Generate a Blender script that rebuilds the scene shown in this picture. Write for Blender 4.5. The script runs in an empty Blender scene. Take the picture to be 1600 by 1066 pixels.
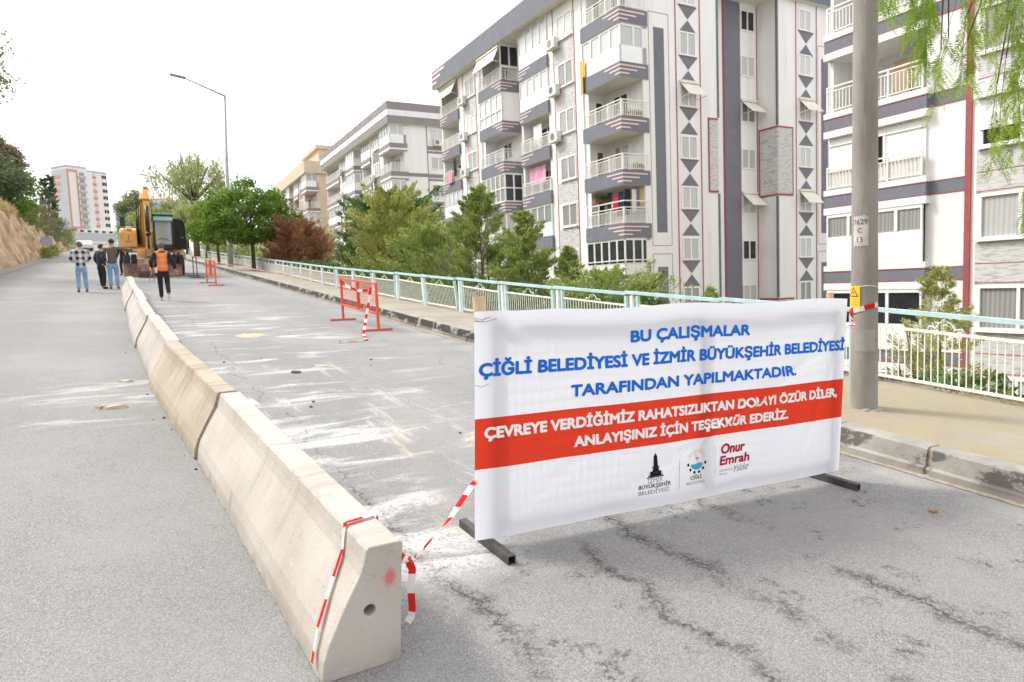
import bpy, bmesh, math, random
import numpy as np
from mathutils import Vector, Matrix
random.seed(7); rng = np.random.default_rng(7)
R_ = math.radians
scene = bpy.context.scene
COL = scene.collection

# ------------------------------------------------------------------ camera
F = 1042.0
PITCH, ROLL, YAW = R_(4.8), R_(2.3), R_(30.5)
EYE = Vector((0, 0, 1.8))
def _rz(v):
    c, s = math.cos(YAW), math.sin(YAW)
    return Vector((v[0]*c + v[1]*s, -v[0]*s + v[1]*c, v[2]))
FW = _rz((0, math.cos(PITCH), -math.sin(PITCH)))
_r0 = _rz((1, 0, 0)); _u0 = _rz((0, math.sin(PITCH), math.cos(PITCH)))
CR = _r0*math.cos(ROLL) - _u0*math.sin(ROLL)
CU = _r0*math.sin(ROLL) + _u0*math.cos(ROLL)
cam_d = bpy.data.cameras.new('camera'); cam = bpy.data.objects.new('camera', cam_d); COL.objects.link(cam)
M3 = Matrix((CR, CU, -FW)).transposed()
cam.matrix_world = Matrix.Translation(EYE) @ M3.to_4x4()
cam_d.sensor_width = 36; cam_d.lens = F/1600*36
cam_d.clip_start = 0.05; cam_d.clip_end = 3000
cam_d.dof.use_dof = True; cam_d.dof.focus_distance = 4.6; cam_d.dof.aperture_fstop = 4.0
scene.camera = cam
def at(px, py, z):            # a point seen at that place, z metres deep
    return EYE + (FW + CR*((px-800)/F) + CU*((533-py)/F))*z

# ------------------------------------------------------------------ light
SUN_AZ, SUN_EL = R_(-40), R_(48)       # azimuth from +Y clockwise
world = bpy.data.worlds.new('World'); scene.world = world; world.use_nodes = True
wn = world.node_tree.nodes; wl = world.node_tree.links
bg = wn['Background']
sky = wn.new('ShaderNodeTexSky'); sky.sky_type = 'NISHITA'; sky.sun_disc = False
sky.sun_elevation = SUN_EL; sky.sun_rotation = SUN_AZ
sky.air_density = 1.0; sky.dust_density = 6.0; sky.ozone_density = 1.0
hs = wn.new('ShaderNodeHueSaturation'); hs.inputs['Saturation'].default_value = 0.10
mx = wn.new('ShaderNodeMix'); mx.data_type = 'RGBA'; mx.inputs[0].default_value = 0.55
mx.inputs[7].default_value = (8.2, 8.3, 8.6, 1)        # the even cloud layer
wl.new(sky.outputs[0], hs.inputs['Color']); wl.new(hs.outputs[0], mx.inputs[6]); wl.new(mx.outputs[2], bg.inputs['Color'])
bg.inputs['Strength'].default_value = 0.10
sl = bpy.data.lights.new('sun', 'SUN'); sl.energy = 1.15; sl.angle = R_(12); sl.color = (1, 0.95, 0.87)
so = bpy.data.objects.new('sun', sl); COL.objects.link(so)
sdir = Vector((math.sin(SUN_AZ)*math.cos(SUN_EL), math.cos(SUN_AZ)*math.cos(SUN_EL), math.sin(SUN_EL)))
so.rotation_euler = sdir.to_track_quat('Z', 'Y').to_euler(); so.location = (0, 0, 60)
vs = scene.view_settings; vs.view_transform = 'Standard'; vs.look = 'None'; vs.exposure = 1.36; vs.gamma = 1.0
vs.use_curve_mapping = False
scene.cycles.max_bounces = 6; scene.cycles.transparent_max_bounces = 8

# ------------------------------------------------------------------ helpers
def link(o, parent=None):
    COL.objects.link(o)
    if parent: o.parent = parent
    return o
def tag(o, label, cat, group=None):
    o['label'] = label; o['category'] = cat
    if group: o['group'] = group
    return o
def thing(name, label, cat, loc=(0, 0, 0), rz=0, group=None):
    o = bpy.data.objects.new(name, None); link(o); o.location = loc; o.rotation_euler = (0, 0, rz)
    o.empty_display_size = 0.2
    return tag(o, label, cat, group)
def struct(o, kind='structure'):
    o['kind'] = kind; return o
class MB:
    def __init__(s): s.v = []; s.f = []; s.m = []; s.sm = []
    def face(s, pts, m=0, smooth=False):
        n = len(s.v); s.v += [tuple(p) for p in pts]; s.f.append(tuple(range(n, n+len(pts)))); s.m.append(m); s.sm.append(smooth)
    def hexa(s, c, m=0, mb=None):     # 8 corners: bottom ring then top ring, ccw from above
        n = len(s.v); s.v += [tuple(p) for p in c]
        for k, q in enumerate([(3, 2, 1, 0), (4, 5, 6, 7), (0, 1, 5, 4), (1, 2, 6, 5), (2, 3, 7, 6), (3, 0, 4, 7)]):
            s.f.append(tuple(n+i for i in q)); s.m.append(mb if (k == 0 and mb is not None) else m); s.sm.append(False)
    def box(s, x0, x1, y0, y1, z0, z1, m=0, mb=None):
        s.hexa([(x0, y0, z0), (x1, y0, z0), (x1, y1, z0), (x0, y1, z0), (x0, y0, z1), (x1, y0, z1), (x1, y1, z1), (x0, y1, z1)], m, mb)
    def bar(s, p, q, w, h, m=0, up=(0, 0, 1)):
        p, q = Vector(p), Vector(q); d = (q-p).normalized(); u = Vector(up)
        if abs(d.dot(u)) > 0.98: u = Vector((1, 0, 0))
        a = d.cross(u).normalized()*(w/2); b = a.cross(d).normalized()*(h/2)
        s.hexa([p-a-b, p+a-b, q+a-b, q-a-b, p-a+b, p+a+b, q+a+b, q-a+b], m)
    def tube(s, pts, rad, seg=8, m=0, cap=True, smooth=True):
        pts = [Vector(p) for p in pts]; n0 = len(s.v); ref = None
        if not hasattr(rad, '__len__'): rad = [rad]*len(pts)
        for i, p in enumerate(pts):
            d = (pts[min(i+1, len(pts)-1)] - pts[max(i-1, 0)]).normalized()
            if ref is None: ref = Vector((1, 0, 0)) if abs(d.x) < 0.9 else Vector((0, 1, 0))
            a = (ref - d*ref.dot(d)).normalized(); b = d.cross(a); ref = a
            for k in range(seg):
                t = 2*math.pi*k/seg; s.v.append(tuple(p + a*math.cos(t)*rad[i] + b*math.sin(t)*rad[i]))
        for i in range(len(pts)-1):
            for k in range(seg):
                A = n0+i*seg+k; B = n0+i*seg+(k+1) % seg
                s.f.append((A, B, B+seg, A+seg)); s.m.append(m); s.sm.append(smooth)
        if cap:
            s.f.append(tuple(n0+k for k in reversed(range(seg)))); s.m.append(m); s.sm.append(False)
            s.f.append(tuple(n0+(len(pts)-1)*seg+k for k in range(seg))); s.m.append(m); s.sm.append(False)
    def prism(s, poly, axis, a0, a1, m=0):   # poly (p,q) in the plane across axis; 'x': (y,z), 'y': (x,z), 'z': (x,y)
        def P(p, q, t): return {'x': (t, p, q), 'y': (p, t, q), 'z': (p, q, t)}[axis]
        n = len(poly); area = sum(poly[i][0]*poly[(i+1) % n][1]-poly[(i+1) % n][0]*poly[i][1] for i in range(n))
        if (area < 0) != (axis == 'y'): poly = poly[::-1]
        b = len(s.v); s.v += [P(p, q, a0) for p, q in poly] + [P(p, q, a1) for p, q in poly]
        s.f.append(tuple(b+i for i in reversed(range(n)))); s.m.append(m); s.sm.append(False)
        s.f.append(tuple(b+n+i for i in range(n))); s.m.append(m); s.sm.append(False)
        for i in range(n):
            j = (i+1) % n; s.f.append((b+i, b+j, b+n+j, b+n+i)); s.m.append(m); s.sm.append(False)
    def build(s, name, mats, parent=None, bevel=0, bseg=2):
        me = bpy.data.meshes.new(name); me.from_pydata(s.v, [], s.f)
        for m in (mats if isinstance(mats, (list, tuple)) else [mats]): me.materials.append(m)
        me.polygons.foreach_set('material_index', s.m); me.polygons.foreach_set('use_smooth', s.sm); me.update()
        o = bpy.data.objects.new(name, me); link(o, parent)
        if bevel:
            b = o.modifiers.new('bevel', 'BEVEL'); b.width = bevel; b.segments = bseg; b.limit_method = 'ANGLE'; b.angle_limit = R_(40)
        return o
def split_build(mb, name, mats, parent, nfaces=6):
    """every nfaces faces become a part of their own"""
    out = []
    for k in range(0, len(mb.f), nfaces):
        q = MB(); idx = sorted({i for f in mb.f[k:k+nfaces] for i in f}); mp = {v: n for n, v in enumerate(idx)}
        q.v = [mb.v[i] for i in idx]; q.f = [tuple(mp[i] for i in f) for f in mb.f[k:k+nfaces]]; q.m = mb.m[k:k+nfaces]; q.sm = mb.sm[k:k+nfaces]
        out.append(q.build(name, mats, parent))
    return out
def quads_obj(name, V, mat, parent=None):    # V: (N,4,3)
    n = len(V); me = bpy.data.meshes.new(name)
    me.vertices.add(n*4); me.vertices.foreach_set('co', V.reshape(-1).astype(np.float32))
    me.loops.add(n*4); me.loops.foreach_set('vertex_index', np.arange(n*4, dtype=np.int32))
    me.polygons.add(n); me.polygons.foreach_set('loop_start', np.arange(0, n*4, 4, dtype=np.int32))
    me.materials.append(mat); me.update(); me.validate()
    return link(bpy.data.objects.new(name, me), parent)

# ------------------------------------------------------------------ materials
def new_mat(name):
    m = bpy.data.materials.new(name); m.use_nodes = True; nt = m.node_tree
    return m, nt, nt.nodes['Principled BSDF']
def N(nt, t, **kw):
    n = nt.nodes.new(t)
    for k, v in kw.items(): setattr(n, k, v)
    return n
def L(nt, a, b): nt.links.new(a, b)
def val(nt, op, a, b=None, c=None, clamp=False):
    n = N(nt, 'ShaderNodeMath', operation=op); n.use_clamp = clamp
    for i, x in enumerate((a, b, c)):
        if x is None: continue
        if isinstance(x, (int, float)): n.inputs[i].default_value = x
        else: L(nt, x, n.inputs[i])
    return n.outputs[0]
def noise(nt, vec, scale, detail=4, rough=0.55, dist=0):
    n = N(nt, 'ShaderNodeTexNoise'); n.inputs['Scale'].default_value = scale; n.inputs['Detail'].default_value = detail
    n.inputs['Roughness'].default_value = rough; n.inputs['Distortion'].default_value = dist
    if vec is not None: L(nt, vec, n.inputs['Vector'])
    return n.outputs['Fac']
def ramp(nt, fac, a, b, c0=(0, 0, 0, 1), c1=(1, 1, 1, 1)):
    n = N(nt, 'ShaderNodeMapRange'); n.interpolation_type = 'SMOOTHSTEP'
    L(nt, fac, n.inputs[0]); n.inputs[1].default_value = a; n.inputs[2].default_value = b
    return n.outputs[0]
def mixc(nt, f, a, b, mode='MIX'):
    n = N(nt, 'ShaderNodeMix', data_type='RGBA', blend_type=mode)
    if isinstance(f, (int, float)): n.inputs[0].default_value = f
    else: L(nt, f, n.inputs[0])
    for i, x in ((6, a), (7, b)):
        if isinstance(x, (tuple, list)): n.inputs[i].default_value = (*x[:3], 1)
        else: L(nt, x, n.inputs[i])
    return n.outputs[2]
def coord(nt, which='Object', scale=None):
    c = N(nt, 'ShaderNodeTexCoord').outputs[which]
    if scale:
        m = N(nt, 'ShaderNodeMapping'); m.inputs['Scale'].default_value = scale; L(nt, c, m.inputs['Vector']); c = m.outputs[0]
    return c
def bump(nt, h, strength, dist=0.01):
    b = N(nt, 'ShaderNodeBump'); b.inputs['Strength'].default_value = strength; b.inputs['Distance'].default_value = dist
    L(nt, h, b.inputs['Height']); return b.outputs[0]
def pm(name, col, var=0.1, scale=2.0, rough=0.75, bmp=0.0, bscale=60, metal=0, stain=None, stain_amt=0.4, stretch=None, spec=None):
    m, nt, p = new_mat(name)
    c = coord(nt, 'Object', stretch)
    f = noise(nt, c, scale, 5, 0.6)
    a = tuple(x*(1-var) for x in col); b = tuple(min(1, x*(1+var)) for x in col)
    out = mixc(nt, ramp(nt, f, 0.3, 0.7), a, b)
    if stain:
        s = ramp(nt, noise(nt, c, scale*1.7, 6, 0.65), 0.55, 0.72)
        out = mixc(nt, val(nt, 'MULTIPLY', s, stain_amt), out, stain)
    L(nt, out, p.inputs['Base Color']); p.inputs['Roughness'].default_value = rough; p.inputs['Metallic'].default_value = metal
    if spec is not None: p.inputs['Specular IOR Level'].default_value = spec
    if bmp: L(nt, bump(nt, noise(nt, coord(nt), bscale, 4), bmp), p.inputs['Normal'])
    return m
def leafmat(name, c0, c1, trans=0.35):
    m = bpy.data.materials.new(name); m.use_nodes = True; nt = m.node_tree; nt.nodes.clear()
    out = N(nt, 'ShaderNodeOutputMaterial'); g = N(nt, 'ShaderNodeNewGeometry')
    big = noise(nt, coord(nt), 0.9, 3)
    f = val(nt, 'ADD', val(nt, 'MULTIPLY', g.outputs['Random Per Island'], 0.6), val(nt, 'MULTIPLY', ramp(nt, big, 0.35, 0.65), 0.4))
    c = mixc(nt, f, c0, c1)
    d = N(nt, 'ShaderNodeBsdfDiffuse'); t = N(nt, 'ShaderNodeBsdfTranslucent'); gl = N(nt, 'ShaderNodeBsdfGlossy'); gl.inputs['Roughness'].default_value = 0.45
    mxs = N(nt, 'ShaderNodeMixShader'); mxs.inputs[0].default_value = trans; m2 = N(nt, 'ShaderNodeMixShader'); m2.inputs[0].default_value = 0.04
    L(nt, c, d.inputs[0]); L(nt, mixc(nt, 0.35, c, (0.25, 0.35, 0.03)), t.inputs[0])
    L(nt, d.outputs[0], mxs.inputs[1]); L(nt, t.outputs[0], mxs.inputs[2])
    L(nt, mxs.outputs[0], m2.inputs[1]); L(nt, gl.outputs[0], m2.inputs[2]); L(nt, m2.outputs[0], out.inputs[0])
    return m

def asphalt():
    m, nt, p = new_mat('asphalt'); c = coord(nt)
    sep = N(nt, 'ShaderNodeSeparateXYZ'); L(nt, c, sep.inputs[0]); X, Y = sep.outputs[0], sep.outputs[1]
    vor = N(nt, 'ShaderNodeTexVoronoi'); vor.inputs['Scale'].default_value = 165; L(nt, c, vor.inputs['Vector'])
    wn_ = N(nt, 'ShaderNodeSeparateColor'); L(nt, vor.outputs['Color'], wn_.inputs[0])
    fine = noise(nt, c, 160, 3, 0.7); mid = noise(nt, c, 6, 5, 0.6); big = noise(nt, c, 0.55, 5, 0.6)
    base = mixc(nt, ramp(nt, wn_.outputs[0], 0.1, 0.95), (0.180, 0.178, 0.175), (0.305, 0.302, 0.296))
    base = mixc(nt, val(nt, 'MULTIPLY', ramp(nt, wn_.outputs[1], 0.9, 0.97), 0.6), base, (0.46, 0.45, 0.43))
    gaps = ramp(nt, vor.outputs['Distance'], 0.62, 0.95)
    base = mixc(nt, val(nt, 'MULTIPLY', gaps, 0.45), base, (0.075, 0.075, 0.075))
    base = mixc(nt, val(nt, 'MULTIPLY', ramp(nt, mid, 0.35, 0.75), 0.28), base, (0.30, 0.298, 0.292))
    base = mixc(nt, val(nt, 'MULTIPLY', ramp(nt, big, 0.40, 0.68), 0.35), base, (0.36, 0.355, 0.345))
    trk = val(nt, 'SINE', val(nt, 'ADD', val(nt, 'MULTIPLY', X, 3.4), val(nt, 'MULTIPLY', big, 2.0)))
    base = mixc(nt, val(nt, 'MULTIPLY', ramp(nt, trk, -0.2, 0.9), 0.16), base, (0.19, 0.188, 0.184))
    # longitudinal cracks with ravelled, dark edges
    n1 = noise(nt, coord(nt, 'Object', (0.3, 1, 0)), 1.3, 6, 0.65); n2 = noise(nt, c, 9, 6, 0.75)
    brk = noise(nt, c, 1.5, 4, 0.6); rav = noise(nt, c, 17, 6, 0.8)
    cr = None; wide = None
    for xc, amp, w, y0, y1, off in ((1.42, 0.9, 0.012, -5, 30, 0), (2.72, 0.7, 0.014, -5, 4.2, 0.7), (3.42, 0.85, 0.015, -5, 5, 1.9), (2.25, 0.9, 0.010, 0, 3.4, 3.1), (4.2, 1.2, 0.008, 4, 40, 5.0)):
        nn = noise(nt, coord(nt, 'Object', (0.2, 1, 0)), 0.8+off*0.13, 6, 0.62)
        dx = val(nt, 'ADD', val(nt, 'SUBTRACT', X, xc), val(nt, 'MULTIPLY', val(nt, 'SUBTRACT', nn, 0.5), amp))
        dx = val(nt, 'ADD', dx, val(nt, 'MULTIPLY', val(nt, 'SUBTRACT', n2, 0.5), 0.16))
        ad = val(nt, 'ABSOLUTE', dx)
        gate = val(nt, 'MULTIPLY', ramp(nt, Y, y0, y0+0.4), ramp(nt, Y, y1, y1-0.4))
        k = val(nt, 'MULTIPLY', gate, ramp(nt, ad, w*0.55, w*0.12))
        wd = val(nt, 'MULTIPLY', gate, ramp(nt, ad, w*8.5, w*1.5))
        cr = k if cr is None else val(nt, 'MAXIMUM', cr, k); wide = wd if wide is None else val(nt, 'MAXIMUM', wide, wd)
    cr = val(nt, 'MULTIPLY', cr, ramp(nt, brk, 0.40, 0.52))
    near = ramp(nt, Y, 5.5, 3.0)
    wide = val(nt, 'MULTIPLY', val(nt, 'MULTIPLY', wide, near), val(nt, 'MULTIPLY', ramp(nt, rav, 0.40, 0.52), ramp(nt, brk, 0.34, 0.46)))
    spots = val(nt, 'MULTIPLY', val(nt, 'MULTIPLY', ramp(nt, noise(nt, c, 3.2, 3, 0.5), 0.58, 0.64), ramp(nt, rav, 0.5, 0.58)), val(nt, 'MULTIPLY', ramp(nt, X, 1.0, 1.6), near))
    grain = ramp(nt, noise(nt, c, 42, 4, 0.75), 0.45, 0.53)
    dark = val(nt, 'MULTIPLY', val(nt, 'MAXIMUM', wide, spots), val(nt, 'ADD', 0.12, val(nt, 'MULTIPLY', grain, 0.88)))
    base = mixc(nt, val(nt, 'MULTIPLY', dark, 0.74), base, (0.065, 0.060, 0.054))
    base = mixc(nt, val(nt, 'MULTIPLY', cr, 0.85), base, (0.03, 0.029, 0.027))
    # pale dust dragged about inside the closed half
    mp = N(nt, 'ShaderNodeMapping'); mp.inputs['Rotation'].default_value = (0, 0, R_(28)); mp.inputs['Scale'].default_value = (0.5, 1.8, 1); L(nt, c, mp.inputs['Vector'])
    st1 = noise(nt, mp.outputs[0], 1.3, 7, 0.66, 0.6)
    mp2 = N(nt, 'ShaderNodeMapping'); mp2.inputs['Rotation'].default_value = (0, 0, R_(-50)); mp2.inputs['Scale'].default_value = (0.6, 3.0, 1); mp2.inputs['Location'].default_value = (4, 9, 0); L(nt, c, mp2.inputs['Vector'])
    st2 = noise(nt, mp2.outputs[0], 1.5, 7, 0.66, 0.5)
    mp3 = N(nt, 'ShaderNodeMapping'); mp3.inputs['Rotation'].default_value = (0, 0, R_(-9)); mp3.inputs['Scale'].default_value = (4.2, 0.42, 1); mp3.inputs['Location'].default_value = (2, 5, 0); L(nt, c, mp3.inputs['Vector'])
    st3 = noise(nt, mp3.outputs[0], 1.25, 6, 0.6, 0.4)
    z3 = val(nt, 'MULTIPLY', val(nt, 'MULTIPLY', ramp(nt, X, 0.9, 1.3), ramp(nt, X, 3.2, 2.5)), val(nt, 'MULTIPLY', ramp(nt, Y, 3.2, 4.6), ramp(nt, Y, 11, 8)))
    z4 = val(nt, 'MULTIPLY', val(nt, 'MULTIPLY', ramp(nt, X, 0.85, 1.05), ramp(nt, X, 2.1, 1.7)), val(nt, 'MULTIPLY', ramp(nt, Y, 3.0, 3.5), ramp(nt, Y, 5.2, 4.5)))
    zone = val(nt, 'MULTIPLY', val(nt, 'MULTIPLY', ramp(nt, X, 0.6, 0.95), ramp(nt, X, 4.6, 2.6)), val(nt, 'MULTIPLY', ramp(nt, Y, 2.6, 4.0), ramp(nt, Y, 26, 14)))
    dust = val(nt, 'MAXIMUM', ramp(nt, st1, 0.515, 0.66), val(nt, 'MULTIPLY', ramp(nt, st2, 0.60, 0.72), 0.7))
    dust = val(nt, 'MULTIPLY', dust, zone)
    dust = val(nt, 'MAXIMUM', dust, val(nt, 'MULTIPLY', val(nt, 'MULTIPLY', z3, ramp(nt, noise(nt, c, 0.7, 3), 0.42, 0.56)), ramp(nt, st3, 0.51, 0.64)))
    dust = val(nt, 'MAXIMUM', dust, val(nt, 'MULTIPLY', z4, ramp(nt, st1, 0.42, 0.56)))
    zl = val(nt, 'MULTIPLY', val(nt, 'MULTIPLY', ramp(nt, X, -1.6, -0.6), ramp(nt, X, 0.5, 0.2)), val(nt, 'MULTIPLY', ramp(nt, Y, 7.2, 8.0), ramp(nt, Y, 11.0, 9.6)))
    dust = val(nt, 'MAXIMUM', dust, val(nt, 'MULTIPLY', val(nt, 'MULTIPLY', zl, 0.55), ramp(nt, st1, 0.50, 0.60)))
    dust = val(nt, 'MULTIPLY', dust, ramp(nt, noise(nt, c, 40, 4, 0.7), 0.25, 0.6))
    tint = mixc(nt, ramp(nt, noise(nt, c, 0.6, 2), 0.55, 0.66), (0.68, 0.675, 0.66), (0.60, 0.52, 0.42))
    base = mixc(nt, val(nt, 'MULTIPLY', dust, 0.80), base, tint)
    # worn, gravelly strip along the kerb
    edge = val(nt, 'MULTIPLY', ramp(nt, X, 4.7, 5.3), ramp(nt, noise(nt, c, 2.2, 5), 0.4, 0.6))
    base = mixc(nt, val(nt, 'MULTIPLY', edge, 0.4), base, (0.40, 0.39, 0.36))
    L(nt, base, p.inputs['Base Color']); p.inputs['Roughness'].default_value = 0.9; p.inputs['Specular IOR Level'].default_value = 0.25
    h = val(nt, 'ADD', val(nt, 'SUBTRACT', 1.0, vor.outputs['Distance']), val(nt, 'MULTIPLY', fine, 0.5))
    h = val(nt, 'SUBTRACT', h, val(nt, 'MULTIPLY', val(nt, 'ADD', cr, val(nt, 'MULTIPLY', dark, 0.4)), 3.0))
    L(nt, bump(nt, h, 0.55, 0.006), p.inputs['Normal'])
    return m

def dirt_mat(name, c0, c1, c2, scale=1.0, fine=45, yel=False):
    m, nt, p = new_mat(name); c = coord(nt)
    a = mixc(nt, ramp(nt, noise(nt, c, 0.8*scale, 5, 0.6), 0.35, 0.65), c0, c1)
    a = mixc(nt, val(nt, 'MULTIPLY', ramp(nt, noise(nt, c, 3.5*scale, 6, 0.7), 0.52, 0.7), 0.7), a, c2)
    if yel:      # dry moss and sand nearer the lamp post
        sy = N(nt, 'ShaderNodeSeparateXYZ'); L(nt, c, sy.inputs[0])
        a = mixc(nt, val(nt, 'MULTIPLY', ramp(nt, val(nt, 'ADD', sy.outputs[1], val(nt, 'MULTIPLY', noise(nt, c, 0.9, 4), 4.0)), 11.0, 6.0), ramp(nt, noise(nt, c, 1.6, 6, 0.7), 0.30, 0.62)), a, (0.345, 0.295, 0.195))
    g = noise(nt, c, fine, 4, 0.75)
    a = mixc(nt, val(nt, 'MULTIPLY', ramp(nt, g, 0.5, 0.75), 0.35), a, tuple(x*0.5 for x in c0))
    L(nt, a, p.inputs['Base Color']); p.inputs['Roughness'].default_value = 0.95; p.inputs['Specular IOR Level'].default_value = 0.2
    L(nt, bump(nt, g, 0.6, 0.02), p.inputs['Normal']); return m

def kerb_mat():
    m, nt, p = new_mat('kerb_concrete'); c = coord(nt)
    sep = N(nt, 'ShaderNodeSeparateXYZ'); L(nt, c, sep.inputs[0])
    base = mixc(nt, ramp(nt, noise(nt, c, 3, 6, 0.65), 0.3, 0.7), (0.25, 0.24, 0.215), (0.36, 0.345, 0.31))
    gz = val(nt, 'SUBTRACT', sep.outputs[2], val(nt, 'ADD', val(nt, 'MULTIPLY', sep.outputs[1], 0.0793), val(nt, 'MULTIPLY', sep.outputs[0], -0.0165)))
    band = val(nt, 'MULTIPLY', ramp(nt, gz, 0.03, 0.10), ramp(nt, gz, 0.226, 0.212))
    blot = ramp(nt, val(nt, 'ADD', noise(nt, coord(nt, 'Object', (1, 1, 1.8)), 2.6, 6, 0.7), val(nt, 'MULTIPLY', ramp(nt, sep.outputs[1], 5, 10), 0.09)), 0.50, 0.57)
    far = val(nt, 'ADD', 0.75, val(nt, 'MULTIPLY', ramp(nt, sep.outputs[1], 4, 9), 0.25))
    base = mixc(nt, val(nt, 'MULTIPLY', val(nt, 'MULTIPLY', band, blot), far), base, (0.045, 0.04, 0.036))
    L(nt, base, p.inputs['Base Color']); p.inputs['Roughness'].default_value = 0.9
    L(nt, bump(nt, noise(nt, c, 70, 4), 0.4), p.inputs['Normal']); return m

def barrier_mat(paint=False, brown=False):
    m, nt, p = new_mat('barrier_concrete_sprayed' if paint else 'barrier_concrete_stained' if brown else 'barrier_concrete'); c = coord(nt); rnd = N(nt, 'ShaderNodeObjectInfo').outputs['Random']
    mp = N(nt, 'ShaderNodeMapping'); L(nt, c, mp.inputs['Vector'])
    cb = N(nt, 'ShaderNodeCombineXYZ'); L(nt, val(nt, 'MULTIPLY', rnd, 37.0), cb.inputs[0]); L(nt, val(nt, 'MULTIPLY', rnd, 91.0), cb.inputs[1]); L(nt, cb.outputs[0], mp.inputs['Location'])
    v = mp.outputs[0]
    base = mixc(nt, ramp(nt, noise(nt, v, 1.6, 6, 0.6), 0.3, 0.7), (0.33, 0.285, 0.225) if brown else (0.40, 0.38, 0.35), (0.45, 0.395, 0.32) if brown else (0.50, 0.48, 0.45))
    base = mixc(nt, val(nt, 'MULTIPLY', rnd, 0.35), base, (0.45, 0.375, 0.29))
    ms = N(nt, 'ShaderNodeMapping'); ms.inputs['Scale'].default_value = (0.6, 5.0, 0.6); L(nt, v, ms.inputs['Vector'])
    stk = ramp(nt, noise(nt, ms.outputs[0], 1.6, 6, 0.65), 0.52, 0.74)
    sepz = N(nt, 'ShaderNodeSeparateXYZ'); L(nt, c, sepz.inputs[0])
    hz = ramp(nt, sepz.outputs[2], 0.12, 0.4)
    base = mixc(nt, val(nt, 'MULTIPLY', val(nt, 'MULTIPLY', stk, hz), 0.85 if brown else 0.5), base, (0.17, 0.14, 0.105) if brown else (0.24, 0.21, 0.17))
    base = mixc(nt, val(nt, 'MULTIPLY', ramp(nt, noise(nt, v, 14, 5, 0.7), 0.60, 0.74), 0.5), base, (0.24, 0.21, 0.17))
    base = mixc(nt, val(nt, 'MULTIPLY', ramp(nt, noise(nt, v, 5, 6, 0.7), 0.62, 0.8), 0.55), base, (0.62, 0.60, 0.56))
    low = val(nt, 'MULTIPLY', ramp(nt, sepz.outputs[2], 0.10, 0.0), 0.5)
    base = mixc(nt, val(nt, 'MULTIPLY', low, ramp(nt, noise(nt, v, 8, 5), 0.35, 0.6)), base, (0.26, 0.235, 0.2))
    if paint:      # a puff of red marking paint on the end face
        dv = N(nt, 'ShaderNodeVectorMath', operation='DISTANCE'); mq = N(nt, 'ShaderNodeMapping'); mq.inputs['Scale'].default_value = (1.15, 0.2, 0.8)
        L(nt, c, mq.inputs['Vector']); L(nt, mq.outputs[0], dv.inputs[0]); dv.inputs[1].default_value = (0.30*1.15, 0, 0.385*0.8)
        dd = val(nt, 'ADD', dv.outputs[1], val(nt, 'MULTIPLY', val(nt, 'SUBTRACT', noise(nt, c, 30, 4, 0.7), 0.5), 0.05))
        base = mixc(nt, val(nt, 'MULTIPLY', ramp(nt, dd, 0.05, 0.012), 0.75), base, (0.60, 0.08, 0.10))
    L(nt, base, p.inputs['Base Color']); p.inputs['Roughness'].default_value = 0.9; p.inputs['Specular IOR Level'].default_value = 0.3
    L(nt, bump(nt, val(nt, 'ADD', noise(nt, v, 45, 5, 0.7), val(nt, 'MULTIPLY', ramp(nt, noise(nt, v, 30, 3), 0.7, 0.62), 0.6)), 0.4, 0.008), p.inputs['Normal'])
    return m

def stone_mat(name='stone_panel', dark=(0.24, 0.235, 0.235)):
    m, nt, p = new_mat(name)
    c = coord(nt, 'Object', (1.1, 1.1, 7)); f = noise(nt, c, 2.3, 6, 0.7, 0.8)
    k = ramp(nt, f, 0.50, 0.60)
    a = mixc(nt, val(nt, 'MULTIPLY', k, 0.75), (0.58, 0.57, 0.56), dark)
    L(nt, a, p.inputs['Base Color']); p.inputs['Roughness'].default_value = 0.9
    L(nt, bump(nt, f, 0.5, 0.03), p.inputs['Normal']); return m
def curtain_mat(name, c0, c1, sc=14):
    m, nt, p = new_mat(name)
    w = N(nt, 'ShaderNodeTexWave'); w.wave_type = 'BANDS'; w.bands_direction = 'DIAGONAL'
    w.inputs['Scale'].default_value = sc/3; w.inputs['Distortion'].default_value = 3.5; w.inputs['Detail'].default_value = 2
    L(nt, coord(nt, 'Object', (1, 1, 0.02)), w.inputs['Vector'])
    g = N(nt, 'ShaderNodeObjectInfo').outputs['Random']
    a = mixc(nt, w.outputs['Fac'], c0, c1)
    a = mixc(nt, val(nt, 'MULTIPLY', g, 0.35), a, tuple(x*0.45 for x in c0))
    L(nt, a, p.inputs['Base Color']); p.inputs['Roughness'].default_value = 0.12; p.inputs['Specular IOR Level'].default_value = 0.5
    return m
def fabric(name, col, trans=0.35, var=0.03):
    m = bpy.data.materials.new(name); m.use_nodes = True; nt = m.node_tree; nt.nodes.clear()
    out = N(nt, 'ShaderNodeOutputMaterial'); c = coord(nt)
    f = noise(nt, c, 3, 4); k = mixc(nt, f, tuple(x*(1-var) for x in col), tuple(min(1, x*(1+var)) for x in col))
    d = N(nt, 'ShaderNodeBsdfDiffuse'); t = N(nt, 'ShaderNodeBsdfTranslucent'); mxs = N(nt, 'ShaderNodeMixShader'); mxs.inputs[0].default_value = trans
    nb = bump(nt, noise(nt, coord(nt, 'Object', (1, 1, 1)), 4, 3, 0.5, 0.4), 0.08, 0.02)
    L(nt, nb, d.inputs['Normal'])
    L(nt, k, d.inputs[0]); L(nt, k, t.inputs[0]); L(nt, d.outputs[0], mxs.inputs[1]); L(nt, t.outputs[0], mxs.inputs[2]); L(nt, mxs.outputs[0], out.inputs[0])
    return m

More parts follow.
